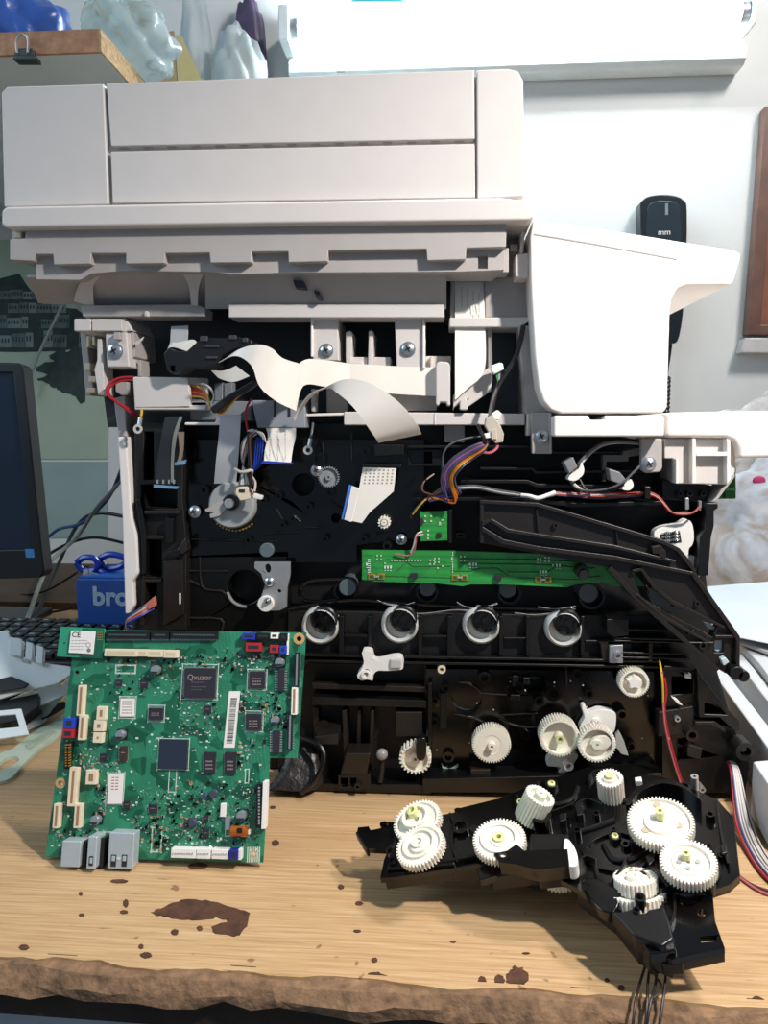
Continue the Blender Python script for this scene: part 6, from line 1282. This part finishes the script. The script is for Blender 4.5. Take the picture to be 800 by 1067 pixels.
scrap('frosted_sheet', fr2, [(-40, 760), (20, 745), (60, 724), (74, 700), (73, 716), (55, 738), (46, 752), (30, 760), (-40, 780)], .012, (.1, -.45, .9), .002, 'dull frosted sheet fanned out lowest in the scrap pile', 'plastic scrap')
scrap('black_strip', bkm, [(-10, 724), (33, 704), (38, 708), (20, 722), (-10, 738)], .03, (0, -.6, .8), .003, 'wide black plastic strip crossing the frosted scraps', 'plastic strip')
scrap('black_strip', bkm, [(30, 722), (66, 703), (68, 707), (36, 728)], .03, (0, -.6, .8), .003, 'thin black plastic strip ending near the circuit board', 'plastic strip')
scrap('black_block', bkm, [(-20, 735), (40, 722), (40, 736), (20, 750), (-20, 758)], .02, (0, -.6, .8), .012, 'black plastic block sunk in the middle of the scraps', 'plastic part')
scrap('frosted_strip', fr, [(-30, 742), (0, 740), (22, 738), (30, 765), (-30, 774), (-30, 762), (20, 757), (16, 744), (-30, 748)], .020, (0, -.6, .8), .002, 'bent frosted strip at the near left of the scraps', 'plastic strip')
scrap('frosted_strip', fr, [(-30, 690), (24, 684), (62, 702), (58, 708), (20, 694), (-30, 702)], .045, (0, -.6, .8), .002, 'narrow frosted strip below the upright tabs of the holder', 'plastic strip')
scrap('frosted_strip', fr, [(10, 728), (58, 712), (76, 716), (72, 722), (30, 740), (10, 742)], .026, (.1, -.5, .85), .002, 'frosted strip between the two black strips', 'plastic strip')
scrap('black_strip', bkm, [(-20, 712), (12, 704), (30, 712), (26, 716), (-20, 724)], .042, (0, -.6, .8), .002, 'short black plastic strip tucked under the frosted holder', 'plastic strip')
scrap('black_strip', bkm, [(36, 744), (66, 730), (72, 734), (44, 750)], .012, (0, -.3, .9), .002, 'small black plastic strip at the foot of the scrap pile', 'plastic strip')
wd = thing('plastic_strap', 'pale green plastic strap with an oval eye lying on the bench', 'strap', B(30, 785))
MB().poly(ZP(.003), s2([(-20, 812), (-8, 792), (4, 783), (12, 781), (34, 763), (54, 753), (66, 744), (68, 752), (62, 766), (46, 776), (28, 792), (14, 808), (2, 814), (-10, 816)], 4), -.003, 0, holes=[s2([(-4, 798), (6, 790), (14, 788), (20, 791), (14, 797), (2, 802), (-6, 803)], 4)]).build('strap_body', mat('pale_green_plastic', '#b9c4b0', .4, noise=.04), wd, bevel=.0008)
MB().poly(ZP(.0045), [(26, 776), (54, 758), (57, 762), (30, 780)], -.0016, 0).build('strap_groove', mat('pale_green_plastic2', '#a8b4a2', .4), wd, bevel=.0004)

# ------------------------------------------------------------------ camera, light, view
cam = bpy.data.cameras.new('camera'); co = bpy.data.objects.new('camera', cam); C.objects.link(co)
cam.sensor_fit = 'HORIZONTAL'; cam.sensor_width = 36; cam.lens = F*36/800; cam.clip_start = .01
co.matrix_world = Matrix.Translation(CAM) @ ROT.to_4x4(); bpy.context.scene.camera = co
def spot(name, loc, to, power, col, radius, size=120, blend=.6):
    l = bpy.data.lights.new(name, 'SPOT'); l.energy = power; l.color = col; l.shadow_soft_size = radius; l.spot_size = math.radians(size); l.spot_blend = blend
    o = bpy.data.objects.new(name, l); C.objects.link(o); o.location = loc; o.rotation_euler = (V(to)-V(loc)).to_track_quat('-Z', 'Y').to_euler(); return o
spot('bench_lamp', (.40, -.44, .73), (.10, -.14, 0), 35, (1, .93, .87), .022, 118, .85)
al = bpy.data.lights.new('right_wall_fill', 'AREA'); al.energy = 27; al.color = (1, .95, .92); al.size = .3  # unseen fill light added to brighten the wall at right
ao = bpy.data.objects.new('right_wall_fill', al); C.objects.link(ao); ao.location = (1.0, -.1, 1.75); ao.rotation_euler = (V((.75, .9, .25))-V((1.0, -.1, 1.75))).to_track_quat('-Z', 'Y').to_euler()
wl = bpy.data.lights.new('cool_left_light', 'AREA'); wl.energy = 9; wl.color = (.68, .86, 1); wl.size = .7  # cool light for the bluish left side; its source is unseen
wo = bpy.data.objects.new('cool_left_light', wl); C.objects.link(wo); wo.location = (-1.35, -.45, .95); wo.rotation_euler = (V((-.15, .1, .15))-V((-1.35, -.45, .95))).to_track_quat('-Z', 'Y').to_euler()
w = bpy.data.worlds.new('world'); bpy.context.scene.world = w; w.use_nodes = True
bg = w.node_tree.nodes['Background']; bg.inputs[0].default_value = (.62, .78, 1, 1); bg.inputs[1].default_value = .26
vs_ = bpy.context.scene.view_settings; vs_.view_transform = 'Standard'; vs_.look = 'None'; vs_.exposure = 0; vs_.gamma = 1; vs_.use_curve_mapping = False
